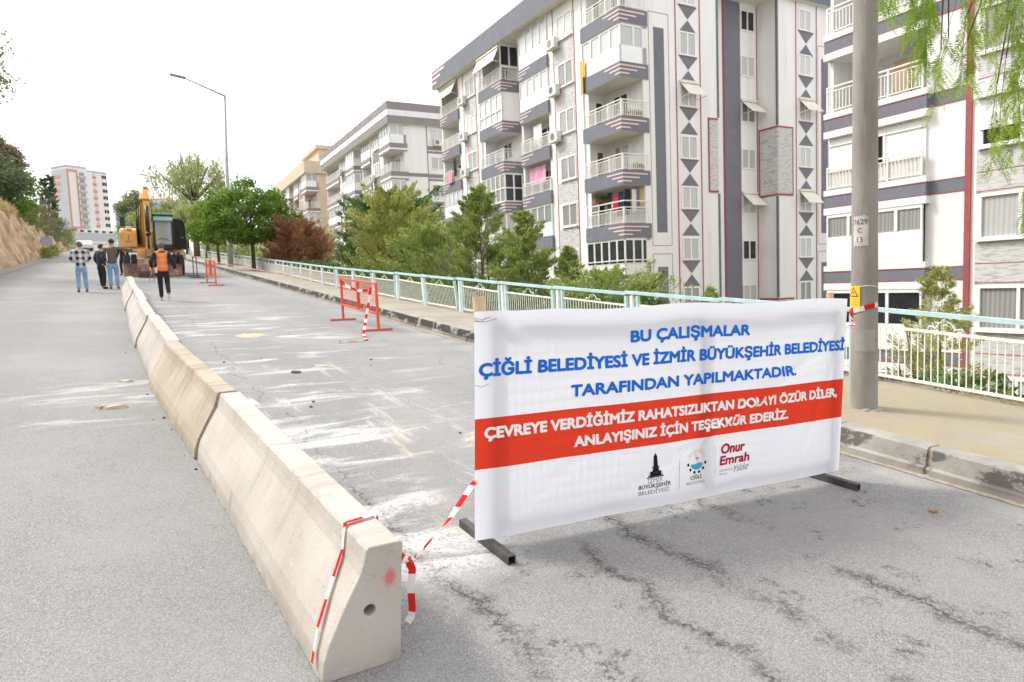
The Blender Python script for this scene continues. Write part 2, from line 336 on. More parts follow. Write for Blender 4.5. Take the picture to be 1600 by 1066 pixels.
MT = {}
MT['asphalt'] = asphalt()
MT['pave'] = dirt_mat('pavement_earth', (0.30, 0.268, 0.222), (0.36, 0.322, 0.268), (0.30, 0.255, 0.165), 1.2, yel=True)
MT['soil'] = dirt_mat('bank_soil', (0.16, 0.13, 0.08), (0.13, 0.14, 0.05), (0.22, 0.17, 0.10), 0.5, 8)
MT['hillsoil'] = dirt_mat('hill_soil', (0.20, 0.17, 0.10), (0.12, 0.13, 0.06), (0.28, 0.22, 0.12), 0.2, 4)
MT['rock'] = pm('cut_rock', (0.62, 0.44, 0.28), 0.20, 0.5, 0.95, 0.8, 3, stain=(0.66, 0.42, 0.20), stretch=(1, 1, 0.6))
MT['kerb'] = kerb_mat(); MT['mortar'] = pm('mortar', (0.30, 0.26, 0.205), 0.2, 20, 0.95)
MT['barrier'] = barrier_mat(); MT['bore'] = pm('bore_concrete', (0.30, 0.28, 0.25), 0.2, 30, 0.95)
MT['white'] = pm('white_render', (0.77, 0.76, 0.745), 0.04, 0.8, 0.85, stain=(0.58, 0.56, 0.52), stain_amt=0.5, stretch=(1.6, 1.6, 0.12))
MT['cream'] = pm('cream_soffit', (0.72, 0.69, 0.63), 0.05, 1.0, 0.85)
MT['grey'] = pm('slate_grey_render', (0.165, 0.170, 0.20), 0.06, 1.0, 0.85, stain=(0.22, 0.22, 0.25), stain_amt=0.4)
MT['greywarm'] = pm('warm_grey_render', (0.25, 0.225, 0.225), 0.06, 1.0, 0.85)
MT['pink'] = pm('pale_pink_stripe', (0.74, 0.56, 0.52), 0.04, 2, 0.8)
MT['red'] = pm('oxblood_trim', (0.33, 0.075, 0.075), 0.08, 3, 0.75)
MT['beige'] = pm('beige_render', (0.60, 0.475, 0.36), 0.06, 0.6, 0.85)
MT['orange_wall'] = pm('terracotta_render', (0.64, 0.29, 0.20), 0.06, 1, 0.85)
MT['bluegrey'] = pm('pale_blue_grey_render', (0.50, 0.52, 0.56), 0.05, 1, 0.85)
MT['stone'] = stone_mat()
MT['pvc'] = pm('white_pvc', (0.80, 0.80, 0.78), 0.03, 3, 0.4)
MT['rail'] = pm('cream_rail_paint', (0.74, 0.72, 0.66), 0.04, 3, 0.5)
MT['curtain'] = curtain_mat('net_curtain_glass', (0.50, 0.50, 0.49), (0.64, 0.64, 0.63))
MT['curtain_grey'] = curtain_mat('grey_curtain_glass', (0.26, 0.255, 0.25), (0.38, 0.375, 0.365))
MT['dark'] = pm('dark_glass', (0.03, 0.032, 0.035), 0.3, 1.5, 0.08, spec=0.5)
MT['darkroom'] = pm('dark_opening', (0.02, 0.018, 0.016), 0.3, 2, 0.9, spec=0.1)
MT['brown'] = pm('brown_wood_door', (0.16, 0.09, 0.055), 0.2, 6, 0.6)
MT['ac'] = pm('ac_casing', (0.66, 0.65, 0.61), 0.05, 3, 0.5)
MT['awning'] = pm('cream_awning_cloth', (0.72, 0.68, 0.60), 0.06, 2, 0.85)
MT['pipe'] = pm('dark_downpipe', (0.13, 0.14, 0.16), 0.2, 3, 0.5)
MT['metalgrey'] = pm('galvanised_steel', (0.34, 0.34, 0.335), 0.1, 4, 0.5, metal=0.4)
MT['fblue'] = pm('pale_blue_rail_paint', (0.46, 0.64, 0.67), 0.12, 4, 0.5, stain=(0.50, 0.50, 0.45), stain_amt=0.5)
MT['fwhite'] = pm('ivory_rail_paint', (0.80, 0.80, 0.74), 0.05, 5, 0.5, stain=(0.45, 0.30, 0.18), stain_amt=0.3)
MT['redpaint'] = pm('red_barrier_paint', (0.68, 0.095, 0.05), 0.12, 6, 0.45, stain=(0.35, 0.08, 0.05), stain_amt=0.5)
MT['tapew'] = fabric('tape_white', (0.78, 0.77, 0.76), 0.25); MT['taper'] = fabric('tape_red', (0.68, 0.03, 0.03), 0.25)
MT['steel_dark'] = pm('dark_steel_tube', (0.075, 0.072, 0.07), 0.3, 8, 0.5, metal=0.3, stain=(0.20, 0.15, 0.11), stain_amt=0.5)
MT['wood'] = pm('raw_wood', (0.58, 0.42, 0.25), 0.15, 8, 0.8, stretch=(6, 6, 1))
MT['bark'] = pm('bark', (0.14, 0.10, 0.075), 0.35, 6, 0.95, 0.8, 20, stretch=(1, 1, 0.3))
MT['poleconc'] = None
MT['black'] = pm('black_paint', (0.018, 0.018, 0.02), 0.3, 3, 0.4)
MT['rubber'] = pm('tyre_rubber', (0.035, 0.034, 0.033), 0.3, 6, 0.85)
MT['yellow'] = pm('machine_yellow', (0.66, 0.36, 0.085), 0.12, 2, 0.45, stain=(0.35, 0.22, 0.10), stain_amt=0.5)
MT['rust'] = pm('rusty_steel', (0.26, 0.17, 0.125), 0.35, 4, 0.8, stain=(0.10, 0.075, 0.06), stain_amt=0.7)

# ------------------------------------------------------------------ ground, road, kerb, pavement
GA, GB = -0.0165, 0.0793
def gz(x, y): return GA*x + GB*y            # the sloping road
KX = 5.48                                   # kerb face
def fence_x(y):
    return float(np.interp(y, [-8, 4.7, 6.5, 11, 16, 24, 42, 90], [8.0, 7.95, 7.7, 7.2, 6.95, 6.8, 7.2, 7.6]))
def cliff_h(y): return float(np.interp(y, [-20, 20, 46, 58, 76, 92, 104, 130, 400], [4.4, 4.4, 4.1, 3.6, 2.9, 2.2, 1.5, 0.6, 0.2]))
CLX = -5.3
def terrain(x, y):
    b = gz(min(max(x, -6), 8), y)
    if y > 130: b = gz(min(max(x, -6), 8), 130) + (y-130)*0.055
    if x > 8:
        t = min(1, (x-8)/3.2); t = t*t*(3-2*t)
        return b - 0.02 - 4.9*t*(1 if y < 90 else max(0.3, 1-(y-90)/120))
    if x < CLX-0.9:
        h = cliff_h(y); d = (CLX-0.9-x)
        return b + h + min(d*0.75, 9+0.1*d) + 0.35*math.sin(x*0.9+y*0.37)*min(1, d/3)
    return b - 0.03 if x < KX+0.1 else b + 0.02
xs = np.array(sorted(set([-220, -150, -100, -70, -50, -38, -30, -24, -20, -17, -15, -13, -11.5, -10, -9, -8, -7.2, -6.8, CLX-0.91, CLX-0.9+0.02, -4.4, -2, 0, 2, 4, KX+0.05, KX+0.2, 6.5, 7.3, 7.9, 8.3, 8.8, 9.4, 10, 10.6, 11.2, 12, 14, 18, 24, 34, 50, 80, 130, 220])))
ys = np.array(list(range(-30, 130, 3)) + list(range(130, 420, 20)) + [480, 600, 800])
me = bpy.data.meshes.new('ground')
V = [(x, y, terrain(x, y)) for y in ys for x in xs]; nx = len(xs)
Fc = [(j*nx+i, j*nx+i+1, (j+1)*nx+i+1, (j+1)*nx+i) for j in range(len(ys)-1) for i in range(nx-1)]
me.from_pydata(V, [], Fc); me.materials.append(MT['hillsoil'])
for p in me.polygons: p.use_smooth = True
struct(link(bpy.data.objects.new('ground', me)))
def sheet(name, x0, x1, y0, y1, dz, mat, ny=40):
    b = MB(); yy = np.linspace(y0, y1, ny)
    for k in range(ny-1):
        q = [(x0, yy[k]), (x1, yy[k]), (x1, yy[k+1]), (x0, yy[k+1])]
        b.face([(x, y, gz(x, y)+dz) for x, y in q])
    return struct(b.build(name, mat))
sheet('road', CLX-0.3, KX+0.02, -12, 130, 0.0, MT['asphalt'])
# pavement follows the fence
b = MB(); yy = np.concatenate([np.arange(-10, 44, 1.0), np.arange(44, 130, 3.0)])
for k in range(len(yy)-1):
    y0, y1 = yy[k], yy[k+1]
    a0, a1 = fence_x(y0)+0.45, fence_x(y1)+0.45
    b.face([(KX+0.16, y0, gz(KX, y0)+0.222), (a0, y0, gz(KX, y0)+0.16), (a1, y1, gz(KX, y1)+0.16), (KX+0.16, y1, gz(KX, y1)+0.222)])
    b.face([(a0, y0, gz(KX, y0)+0.16), (a0+0.5, y0, gz(KX, y0)-0.5), (a1+0.5, y1, gz(KX, y1)-0.5), (a1, y1, gz(KX, y1)+0.16)])
struct(b.build('pavement', MT['pave']))
# kerb of separate blocks with mortar between
b = MB(); y = -6.0
while y < 100:
    ln = 0.76 if y < 40 else 3.0
    z0, z1 = gz(KX, y), gz(KX, y+ln); jx = rng.normal(0, 0.006); jz = rng.normal(0, 0.004)
    prof = [(-0.02, -0.1), (0.22, -0.1), (0.22, 0.226), (0.070, 0.230), (0.040, 0.212), (0.015, 0.085), (-0.02, 0.07)]
    n = len(b.v); b.v += [(KX+jx+p, y, z0+q+jz) for p, q in prof] + [(KX+jx+p, y+ln, z1+q+jz) for p, q in prof]
    k = len(prof)
    for i in range(k):
        j = (i+1) % k; b.f.append((n+i, n+k+i, n+k+j, n+j)); b.m.append(0); b.sm.append(False)
    b.f.append(tuple(n+i for i in range(k))); b.m.append(0); b.sm.append(False)
    b.f.append(tuple(n+k+i for i in reversed(range(k)))); b.m.append(0); b.sm.append(False)
    if y < 40:
        pr = [(KX+p*0.9+0.012, q) for p, q in prof]; n = len(b.v)
        b.v += [(p, y+ln, z1+q-0.006) for p, q in pr] + [(p, y+ln+0.045, z1+0.045*GB+q-0.006) for p, q in pr]
        for i in range(k):
            j = (i+1) % k; b.f.append((n+i, n+k+i, n+k+j, n+j)); b.m.append(1); b.sm.append(False)
        y += ln+0.045
    else: y += ln+0.02
struct(b.build('kerb', [MT['kerb'], MT['mortar']]))
# mortar fillet spilt along the kerb foot
b = MB(); yy = np.arange(-6, 40, 0.12); w = 0.045+0.035*np.convolve(rng.random(len(yy)+8), np.ones(9)/9, 'valid')*2-0.02
for k in range(len(yy)-1):
    b.face([(KX-w[k], yy[k], gz(KX, yy[k])+0.006), (KX+0.0, yy[k], gz(KX, yy[k])+0.03), (KX+0.0, yy[k+1], gz(KX, yy[k+1])+0.03), (KX-w[k+1], yy[k+1], gz(KX, yy[k+1])+0.006)])
struct(b.build('kerb_mortar', MT['mortar']))
# cut rock face on the left, with a pale verge at its foot
b = MB(); ys2 = np.arange(-20, 128, 0.8); rows = 11
P = np.zeros((len(ys2), rows, 3))
for i, yv in enumerate(ys2):
    h = cliff_h(yv)
    for j in range(rows):
        t = j/(rows-1)
        nz = 0.28*math.sin(yv*0.9+j*0.8)+0.2*math.sin(yv*2.3+j*1.9+1)+0.16*rng.normal()
        P[i, j] = (CLX-0.15-0.75*t+(nz*0.35 if 0 < j else 0.1*rng.normal()), yv+0.1*rng.normal(), gz(CLX, yv)-0.1+(h+0.15)*t+(0.12*rng.normal() if j == rows-1 else 0))
for i in range(len(ys2)-1):
    for j in range(rows-1):
        b.face([P[i, j], P[i+1, j], P[i+1, j+1], P[i, j+1]][::-1], 0, False)
struct(b.build('cut_rock_face', MT['rock']))
sheet('verge', CLX-0.1, CLX+0.75, -12, 110, 0.02, MT['pave'])

# ------------------------------------------------------------------ apartment buildings
def FR(o, a, n): return (Vector(o), Vector(a), Vector(n))
def fbox(mb, F_, s0, s1, t0, t1, d0, d1, m=0):
    o, a, n = F_; z = Vector((0, 0, 1))
    def P(s, t, d): return o + a*s + z*t + n*d
    # outward order: a x z ... keep faces outward whatever the handedness
    c = [P(s0, t0, d0), P(s0, t0, d1), P(s1, t0, d1), P(s1, t0, d0), P(s0, t1, d0), P(s0, t1, d1), P(s1, t1, d1), P(s1, t1, d0)]
    if a.cross(z).dot(n) > 0: mb.hexa([c[0], c[3], c[2], c[1], c[4], c[7], c[6], c[5]][::1], m)
    else: mb.hexa(c, m)
def LONGF(x, y): return FR((x, y, 0), (0, -1, 0), (-1, 0, 0))      # s runs towards the street end
def ENDF(x, y): return FR((x, y, 0), (1, 0, 0), (0, -1, 0))
PANES = ['curtain', 'curtain', 'curtain', 'curtain_grey', 'curtain_grey', 'curtain_grey', 'dark']
def window(par, F_, s0, s1, t0, t1, n=2, pane=None, sill=True, frame='pvc', d=0.05, name='window'):
    b = MB(); w = 0.075
    fbox(b, F_, s0, s0+w, t0, t1, -0.02, d); fbox(b, F_, s1-w, s1, t0, t1, -0.02, d)
    fbox(b, F_, s0+w, s1-w, t0, t0+w, -0.02, d); fbox(b, F_, s0+w, s1-w, t1-w, t1, -0.02, d)
    for k in range(1, n):
        s = s0+(s1-s0)*k/n; fbox(b, F_, s-0.045, s+0.045, t0+w, t1-w, -0.02, d-0.006)
    if sill: fbox(b, F_, s0-0.06, s1+0.06, t0-0.06, t0-0.002, -0.02, d+0.07)
    f = b.build(name, MT[frame], par)
    b = MB(); fbox(b, F_, s0+w*0.6, s1-w*0.6, t0+w*0.6, t1-w*0.6, -0.02, 0.014)
    b.build('pane', MT[pane or random.choice(PANES)], f); return f
def railing(par, F_, s0, s1, z0, h=0.86, nb=None, frame='rail', balpanel=True):
    b = MB(); L_ = s1-s0
    fbox(b, F_, s0, s1, z0+h-0.05, z0+h, -0.03, 0.03)
    fbox(b, F_, s0, s1, z0+h-0.19, z0+h-0.155, -0.02, 0.02); fbox(b, F_, s0, s1, z0+0.06, z0+0.095, -0.02, 0.02)
    npost = max(2, round(L_/1.15)+1)
    for k in range(npost):
        s = s0+0.03+(L_-0.06)*k/(npost-1); fbox(b, F_, s-0.03, s+0.03, z0, z0+h-0.05, -0.025, 0.025)
    nb = nb or max(3, int(L_/0.125))
    for k in range(1, nb):
        s = s0+L_*k/nb; fbox(b, F_, s-0.014, s+0.014, z0+0.095, z0+h-0.19, -0.012, 0.012)
    return b.build('railing', MT[frame], par)
def chevrons(mb, F_, s_apex, side, zc, L0=1.55, mi=1, steps=3):
    for k in range(steps):
        ln = L0*(1-0.33*k); t = zc+0.20-0.20*k
        s0, s1 = (s_apex, s_apex+ln) if side > 0 else (s_apex-ln, s_apex)
        fbox(mb, F_, s0, s1, t-0.035, t+0.035, -0.01, 0.012, mi)
def ac_unit(par, F_, s, t):
    b = MB(); fbox(b, F_, s-0.42, s+0.42, t, t+0.58, 0.10, 0.42)
    fbox(b, F_, s-0.44, s+0.44, t-0.05, t-0.005, -0.01, 0.46)
    o = b.build('air_conditioner', MT['ac'], par, bevel=0.02)
    b = MB(); o_, a, n = F_
    c = o_+a*(s-0.1)+Vector((0, 0, t+0.29))+n*0.425
    ring = [c + a*(0.22*math.cos(q))+Vector((0, 0, 0.22*math.sin(q))) for q in np.linspace(0, 2*math.pi, 15)[:-1]]
    b.face(ring); b.face(ring[::-1]); b.build('fan_grille', MT['metalgrey'], o); return o
def awning(par, F_, s0, s1, t0, t1, out=0.85):
    o_, a, n = F_; z = Vector((0, 0, 1)); b = MB()
    fbox(b, F_, s0-0.05, s1+0.05, t1, t1+0.14, -0.01, 0.16)
    A = [o_+a*s0+z*t1+n*0.06, o_+a*s1+z*t1+n*0.06, o_+a*s1+z*(t0+0.25)+n*out, o_+a*s0+z*(t0+0.25)+n*out]
    up = Vector((0, 0, 0.015)); b.hexa([A[0]-up, A[1]-up, A[2]-up, A[3]-up, A[0]+up, A[1]+up, A[2]+up, A[3]+up])
    aw = b.build('awning', MT['awning'], par)
    b = MB()
    for s in (s0, s1): b.bar(o_+a*s+z*(t0+0.2)+n*0.02, o_+a*s+z*(t0+0.25)+n*out, 0.03, 0.03)
    b.build('awning_arm', MT['pvc'], aw)
    return aw
def enclosure(par, F_, s0, s1, z0, z1, n=4, low=0.8, pane='curtain', d=0.0, style='half'):
    """white glazed-in balcony front"""
    b = MB(); zl = z0+low
    if style == 'half': fbox(b, F_, s0, s1, z0, zl, d-0.08, d)
    else: fbox(b, F_, s0, s1, zl-0.04, zl+0.04, d-0.06, d+0.02); fbox(b, F_, s0, s1, z0, z0+0.08, d-0.06, d+0.02)
    fbox(b, F_, s0, s1, z1-0.12, z1, d-0.08, d)
    for k in range(n+1):
        s = s0+(s1-s0)*k/n; w = 0.05
        fbox(b, F_, max(s0, s-w), min(s1, s+w), (zl if style == 'half' else z0), z1-0.12, d-0.07, d+0.015)
    e = b.build('glazed_enclosure', MT['pvc'], par)
    b = MB(); fbox(b, F_, s0+0.02, s1-0.02, (zl if style == 'half' else z0+0.02), z1-0.1, d-0.06, d-0.035)
    b.build('pane', MT[pane], e); return e

def bowtie(mb, F_, s0, s1, t0, t1, m):
    o, a, n = F_; z = Vector((0, 0, 1)); c = (s0+s1)/2; tm = (t0+t1)/2
    def P(s, t): return o+a*s+z*t+n*0.012
    mb.face([P(s0, t1), P(c, tm+0.02), P(s1, t1)], m); mb.face([P(s0, t0), P(s1, t0), P(c, tm-0.02)], m)

def block(name, label, loc, rot, SL, z_eave, z_top, z_bot, depth, length, endw, style, seed):
    """one apartment block; local x = depth, local y = along the street, origin at the street corner"""
    random.seed(seed); full = style == 'full'
    T = thing(name, label, 'apartment building', loc, rot)
    wallm, gm = {'full': ('white', 'grey'), 'warm': ('white', 'greywarm'), 'beige': ('beige', 'greywarm')}[style]
    cols = [('corner', 0, 3.4), ('win', 3.4, 7.4), ('flat', 7.4, 10.95), ('gap', 10.95, 12.9), ('corner', 12.9, 16.35), ('win', 16.35, 20.6), ('flat', 20.6, length)]
    b = MB(); rec = full
    ze = z_eave+0.3
    if rec:
        b.box(1.5, 6.81, 0, 2, z_bot, ze); b.box(6.81, 11.73, 1.43, 2, z_bot, ze); b.box(11.73, endw, 0, 2, z_bot, ze)
    else: b.box(1.5, endw, 0, 2, z_bot, ze)
    b.box(1.5, depth, 2, length, z_bot, ze)
    for k, y0, y1 in cols:
        if k == 'win': b.box(0.45, 1.5, y0, y1, z_bot, ze)
        if k == 'flat': b.box(0.45, 1.5, y0, y0+0.18, z_bot, ze); b.box(0.45, 1.5, y1-0.18, y1, z_bot, ze)
    b.build('wall', MT[wallm], T)
    # eave band, closed soffit below
    b = MB(); o = 0.18; br = length+0.2
    b.box(-o, endw+0.2, -0.35, 2.4, z_eave, z_top, 0, 1); b.box(-o, depth, 2.4, br, z_eave, z_top, 0, 1)
    if full:
        for k in range(3): fbox(b, LONGF(-o, br), 0.02, 2.6-0.8*k, z_eave+1.1-0.36*k-0.09, z_eave+1.1-0.36*k+0.09, -0.01, 0.015, 2)
        b.box(1.2, endw-1, 0.9, br-1, z_top, z_top+0.25, 0)
    else:
        m = (z_eave+z_top)/2
        if style == 'warm':
            fbox(b, LONGF(-o, br), 0.0, br+0.35, m-0.3, m+0.25, -0.01, 0.02, 3); fbox(b, ENDF(-o, -0.35), 0.0, endw+0.3, m-0.3, m+0.25, -0.01, 0.02, 3)
    b.build('roof_eave', [MT['beige' if style == 'beige' else gm], MT['cream'], MT['pink'], MT['white']], T)
    b = MB()
    if style == 'beige': b.box(2.5, 9, 2, 12, z_top, z_top+2.2); b.box(2.1, 9.4, 1.6, 12.4, z_top+2.2, z_top+2.7)
    elif style == 'warm': b.box(3.2, 7, 16, 22, z_top, z_top+1.6); b.box(2.8, 7.4, 15.6, 22.4, z_top+1.6, z_top+2.0); b.box(8.5, 10.5, 4, 6, z_top, z_top+2.0)
    if b.v: b.build('roof_house', MT['beige' if style == 'beige' else 'white'], T)
    nlev = len(SL)
    # balconies
    for k, y0, y1 in cols:
        if k not in ('corner', 'flat'): continue
        first = (k == 'corner' and y0 == 0)
        for i, zc in enumerate(SL):
            xf = 0.0 if k == 'corner' else 0.30
            xb = (1.84 if first else 1.5) if k == 'corner' else 1.5
            ya, yb = (y0-0.06, y1) if k == 'corner' else (y0+0.02, y1-0.02)
            b = MB()
            if k == 'corner':
                if first: b.box(xf, 1.84, ya, -0.001, zc-0.38, zc+0.38, 0, 2); b.box(xf, 1.495, 0, yb, zc-0.38, zc+0.38, 0, 2)
                else: b.box(xf, 1.495, ya, yb, zc-0.38, zc+0.38, 0, 2)
            else: b.box(xf, 0.448, ya, yb, zc-0.38, zc+0.38, 0, 2); b.box(0.452, 1.495, y0+0.185, y1-0.185, zc-0.30, zc+0.1, 2, 2)
            LF = LONGF(xf, yb); EF = ENDF(xf, ya)
            if full:
                if k == 'corner': chevrons(b, LF, yb-ya, -1, zc, 1.35); chevrons(b, EF, 0, 1, zc, 1.65 if first else 1.3)
                else: chevrons(b, LF, 0.0, 1, zc, 1.5)
            else:
                ml = zc-0.2
                fbox(b, LF, 0, yb-ya, zc-0.25, zc-0.08, -0.01, 0.012, 3)
                if k == 'corner': fbox(b, EF, 0, xb, zc-0.25, zc-0.08, -0.01, 0.012, 3)
            bal = b.build('balcony', [MT[gm], MT['pink'], MT['cream'], MT['white']], T)
            z0 = zc+0.381; z1 = (SL[i-1]-0.381) if i else z_eave-0.001
            if k == 'corner' and first: kind = ['open', 'half', 'open', 'open', 'laundry', 'strip', 'half', 'half'][min(i, 7)] if full else ['half', 'open', 'half', 'open', 'half', 'half', 'half'][min(i, 6)]
            elif k == 'corner': kind = ['cage', 'blank', 'open', 'grid', 'half', 'half', 'half', 'half'][min(i, 7)] if full else ['half', 'half', 'open', 'half', 'half', 'half', 'half'][min(i, 6)]
            elif y0 < 12: kind = ['half', 'half', 'open', 'open', 'half', 'half', 'half', 'half'][min(i, 7)] if full else ['half', 'open', 'half', 'half', 'half', 'half', 'half'][min(i, 6)]
            else: kind = ['cage', 'open', 'open', 'half', 'half', 'half', 'half', 'half'][min(i, 7)] if full else ['open', 'open', 'half', 'half', 'half', 'half', 'half'][min(i, 6)]
            LI = LONGF(xf+0.06, yb); EI = ENDF(xf+0.06, ya+0.06); Ll = yb-ya-0.06; El = xb-0.1
            if kind in ('open', 'laundry', 'cage'):
                railing(bal, LI, 0.02, Ll, z0)
                if k == 'corner': railing(bal, EI, 0.0, El-0.05, z0)
                if kind == 'laundry':
                    b = MB(); fbox(b, LI, 0.02, Ll, z0+1.14, z0+1.2, -0.03, 0.03); fbox(b, EI, 0, El, z0+1.14, z0+1.2, -0.03, 0.03)
                    for s in (0.05, Ll*0.35, Ll*0.7): fbox(b, LI, s, s+0.05, z0+0.86, z0+1.14, -0.025, 0.025)
                    b.build('upper_rail', MT['rail'], bal)
                if kind == 'cage':
                    awning(bal, LI, 0.1, Ll-0.1, z0+1.0, z1-0.2, 0.5)
                    if k == 'corner': enclosure(bal, EI, 0, El, z0+0.9, z1, 2, 0.1, 'dark', 0.0)
                # doors and windows on the back walls
                if k == 'corner':
                    if first: window(T, ENDF(0, y1), 0.85, 1.40, zc+0.14, zc+2.0, 1, 'brown' if i == 3 else 'dark', False, name='balcony_door')
                    window(T, LONGF(1.5, y1), 0.9, 2.2, zc+(0.14 if i % 2 else 0.9), zc+2.05, 2, 'curtain_grey' if i % 2 else 'dark', False, name='balcony_door')
                else: window(T, LONGF(1.5, y1), 0.7, 2.3, zc+0.14, zc+2.05, 2, random.choice(['dark', 'curtain_grey']), False, name='balcony_door')
            elif kind == 'half':
                pn = random.choice(['curtain', 'curtain', 'curtain_grey'])
                enclosure(bal, LI, 0, Ll, z0, z1, 4, 0.85, pn)
                if k == 'corner': enclosure(bal, EI, 0, El, z0, z1, 2, 0.85, 'curtain')
            elif kind == 'blank':
                enclosure(bal, LI, 0, Ll, z0, z1, 4, 0.8, 'curtain', 0, 'grid')
                b = MB(); fbox(b, EI, 0, El, z0, z1, -0.06, 0.0); b.build('side_panel', MT['white'], bal)
            elif kind == 'grid':
                enclosure(bal, LI, 0, Ll, z0, z1, 5, 0.95, 'curtain_grey', 0, 'grid'); enclosure(bal, EI, 0, El, z0, z1, 2, 0.95, 'dark', 0, 'grid')
            elif kind == 'strip':
                for Fs, ln, nn in ((LI, Ll, 5), (EI, El, 3)):
                    b = MB(); fbox(b, Fs, 0, ln, z0, z0+0.62, -0.06, 0.0); b.build('parapet', MT['white'], bal)
                    e = enclosure(bal, Fs, 0, ln, z0+0.63, z1, nn, 0.06, 'dark')
                    b = MB(); fbox(b, Fs, 0, ln, z0+0.80, z0+0.86, 0.03, 0.09); b.build('upper_rail', MT['rail'], bal)
    # window bays on the street side
    for k, y0, y1 in cols:
        if k != 'win': continue
        Fw = LONGF(0.45, y1); s_l, s_r = y1-y0-3.45, y1-y0-1.25
        b = MB(); stm = MB()
        trim = 'red' if full else 'greywarm'
        for s in (s_l, s_r): fbox(b, Fw, s-0.035, s+0.035, z_bot, z_eave, -0.01, 0.02)
        split_build(b, 'trim_line', MT[trim], T)
        for i, zc in enumerate(SL):
            zb = zc+0.75
            window(T, Fw, s_l+0.45, s_r-0.15, zb, zb+1.35, 2)
            fbox(stm, Fw, s_l+0.04, s_r-0.04, zb-1.3, zb-0.12, -0.01, 0.015)
            if full and i in (0, 1, 2) or (not full and i == 1) or (y0 > 12 and i in (0, 1)):
                ac_unit(T, Fw, s_l+0.3, zb-0.35)
        split_build(stm, 'stone_spandrel', MT['stone' if full else 'greywarm'], T)
        if full:
            b = MB()
            for i, zc in enumerate(SL):
                for t in (zc, zc+0.9): fbox(b, Fw, s_r+0.04, y1-y0-0.02, t-0.012, t+0.012, -0.01, 0.006); fbox(b, Fw, 0.02, s_l-0.04, t-0.012, t+0.012, -0.01, 0.006)
            split_build(b, 'groove_line', MT['pink'], T)
            b = MB(); fbox(b, Fw, y1-y0-0.5, y1-y0-0.42, z_bot, z_eave, 0.0, 0.08); b.build('downpipe', MT['white'], T)
    return T
rotA = R_(-2)
def aerial(par, x, y, z, h=1.6):
    b = MB(); b.tube([(x, y, z-0.1), (x, y, z+h)], 0.03, 6); b.bar((x-0.5, y, z+h-0.1), (x+0.5, y, z+h-0.1), 0.03, 0.03)
    for k in range(5): b.bar((x-0.45+0.22*k, y-0.25, z+h-0.1), (x-0.45+0.22*k, y+0.25, z+h-0.1), 0.02, 0.02)
    b.build('aerial', MT['metalgrey'], par)
SLA = [15.3, 12.6, 9.88, 7.15, 4.4, 1.65, -1.1]
A = block('apartment_building', 'white six storey block with slate grey chevron balconies and bow tie panels, largest in view', (23.05, 27.2, 0), rotA, SLA, 18.05, 19.4, -5, 15, 24.2, 18.4, 'full', 11)
# the end facade of that block
EF0 = ENDF(0, 0); EFB = ENDF(0, 1.43); RET = FR((11.73, 1.43, 0), (0, -1, 0), (-1, 0, 0))
TT = [16.45, 13.8, 11.08, 8.3, 5.58, 2.78, 0.05]
bt = MB(); tr = MB()
for s0, s1, fr0, fr1 in ((4.02, 5.34, 3.80, 5.55), (13.6, 14.98, 13.38, 15.25)):
    for s in (fr0, fr1): fbox(tr, EF0, s-0.035, s+0.035, -5, 18.05, -0.01, 0.02)
    for i, t in enumerate(TT):
        bowtie(bt, EF0, s0, s1, t-1.45, t-0.06, 0)
        tb = MB(); fbox(tr, EF0, s0-0.02, s1+0.02, t-0.055, t-0.025, -0.01, 0.03)
        window(A, EF0, s0+0.02, s1-0.1 if s0 < 10 else s1-0.25, t, t+1.25, 2, 'curtain' if random.random() < 0.75 else 'curtain_grey', False)
        if (s0 < 10 and i == 2) or (s0 > 10 and i in (2, 4)): awning(A, EF0, s0+0.03, s1-0.02, t+0.25, t+1.25, 0.75)
split_build(bt, 'bow_tie_panel', MT['grey'], A, 2)
for i, t in enumerate(TT):
    window(A, EFB, 10.25, 11.45, t-0.02, t+1.2, 2, None, False)
    if i in (2, 4): awning(A, EFB, 10.25, 11.45, t+0.2, t+1.2, 0.9)
fbox(tr, EFB, 11.60, 11.67, -5, 18.0, -0.01, 0.02)
fbox(tr, EFB, 8.74, 8.84, -5, 18.0, -0.01, 0.03); fbox(tr, EFB, 10.14, 10.2, -5, 18.0, -0.01, 0.03)
b = MB(); fbox(b, EFB, 8.845, 10.135, -5, 18.0, -0.01, 0.05)
for s0, s1 in ((2.27, 2.98), (15.72, 16.35)):
    fbox(b, EF0, s0, s1, 4.3, 15.0, -0.01, 0.015); fbox(b, EF0, s0, s1, -5, 2.45, -0.01, 0.015)
    for a0, a1, c0, c1 in ((s0-0.32, s1+0.32, 3.6, 15.75), (s0-0.32, s1+0.32, -5, 3.15)):
        for q in (a0, a1): fbox(tr, EF0, q-0.015, q+0.015, c0, c1, -0.01, 0.008)
        fbox(tr, EF0, a0, a1, c1-0.015, c1+0.015, -0.01, 0.009)
        if c0 > 0: fbox(tr, EF0, a0, a1, c0-0.015, c0+0.015, -0.01, 0.009)
split_build(b, 'grey_strip', MT['grey'], A)
sp = MB()
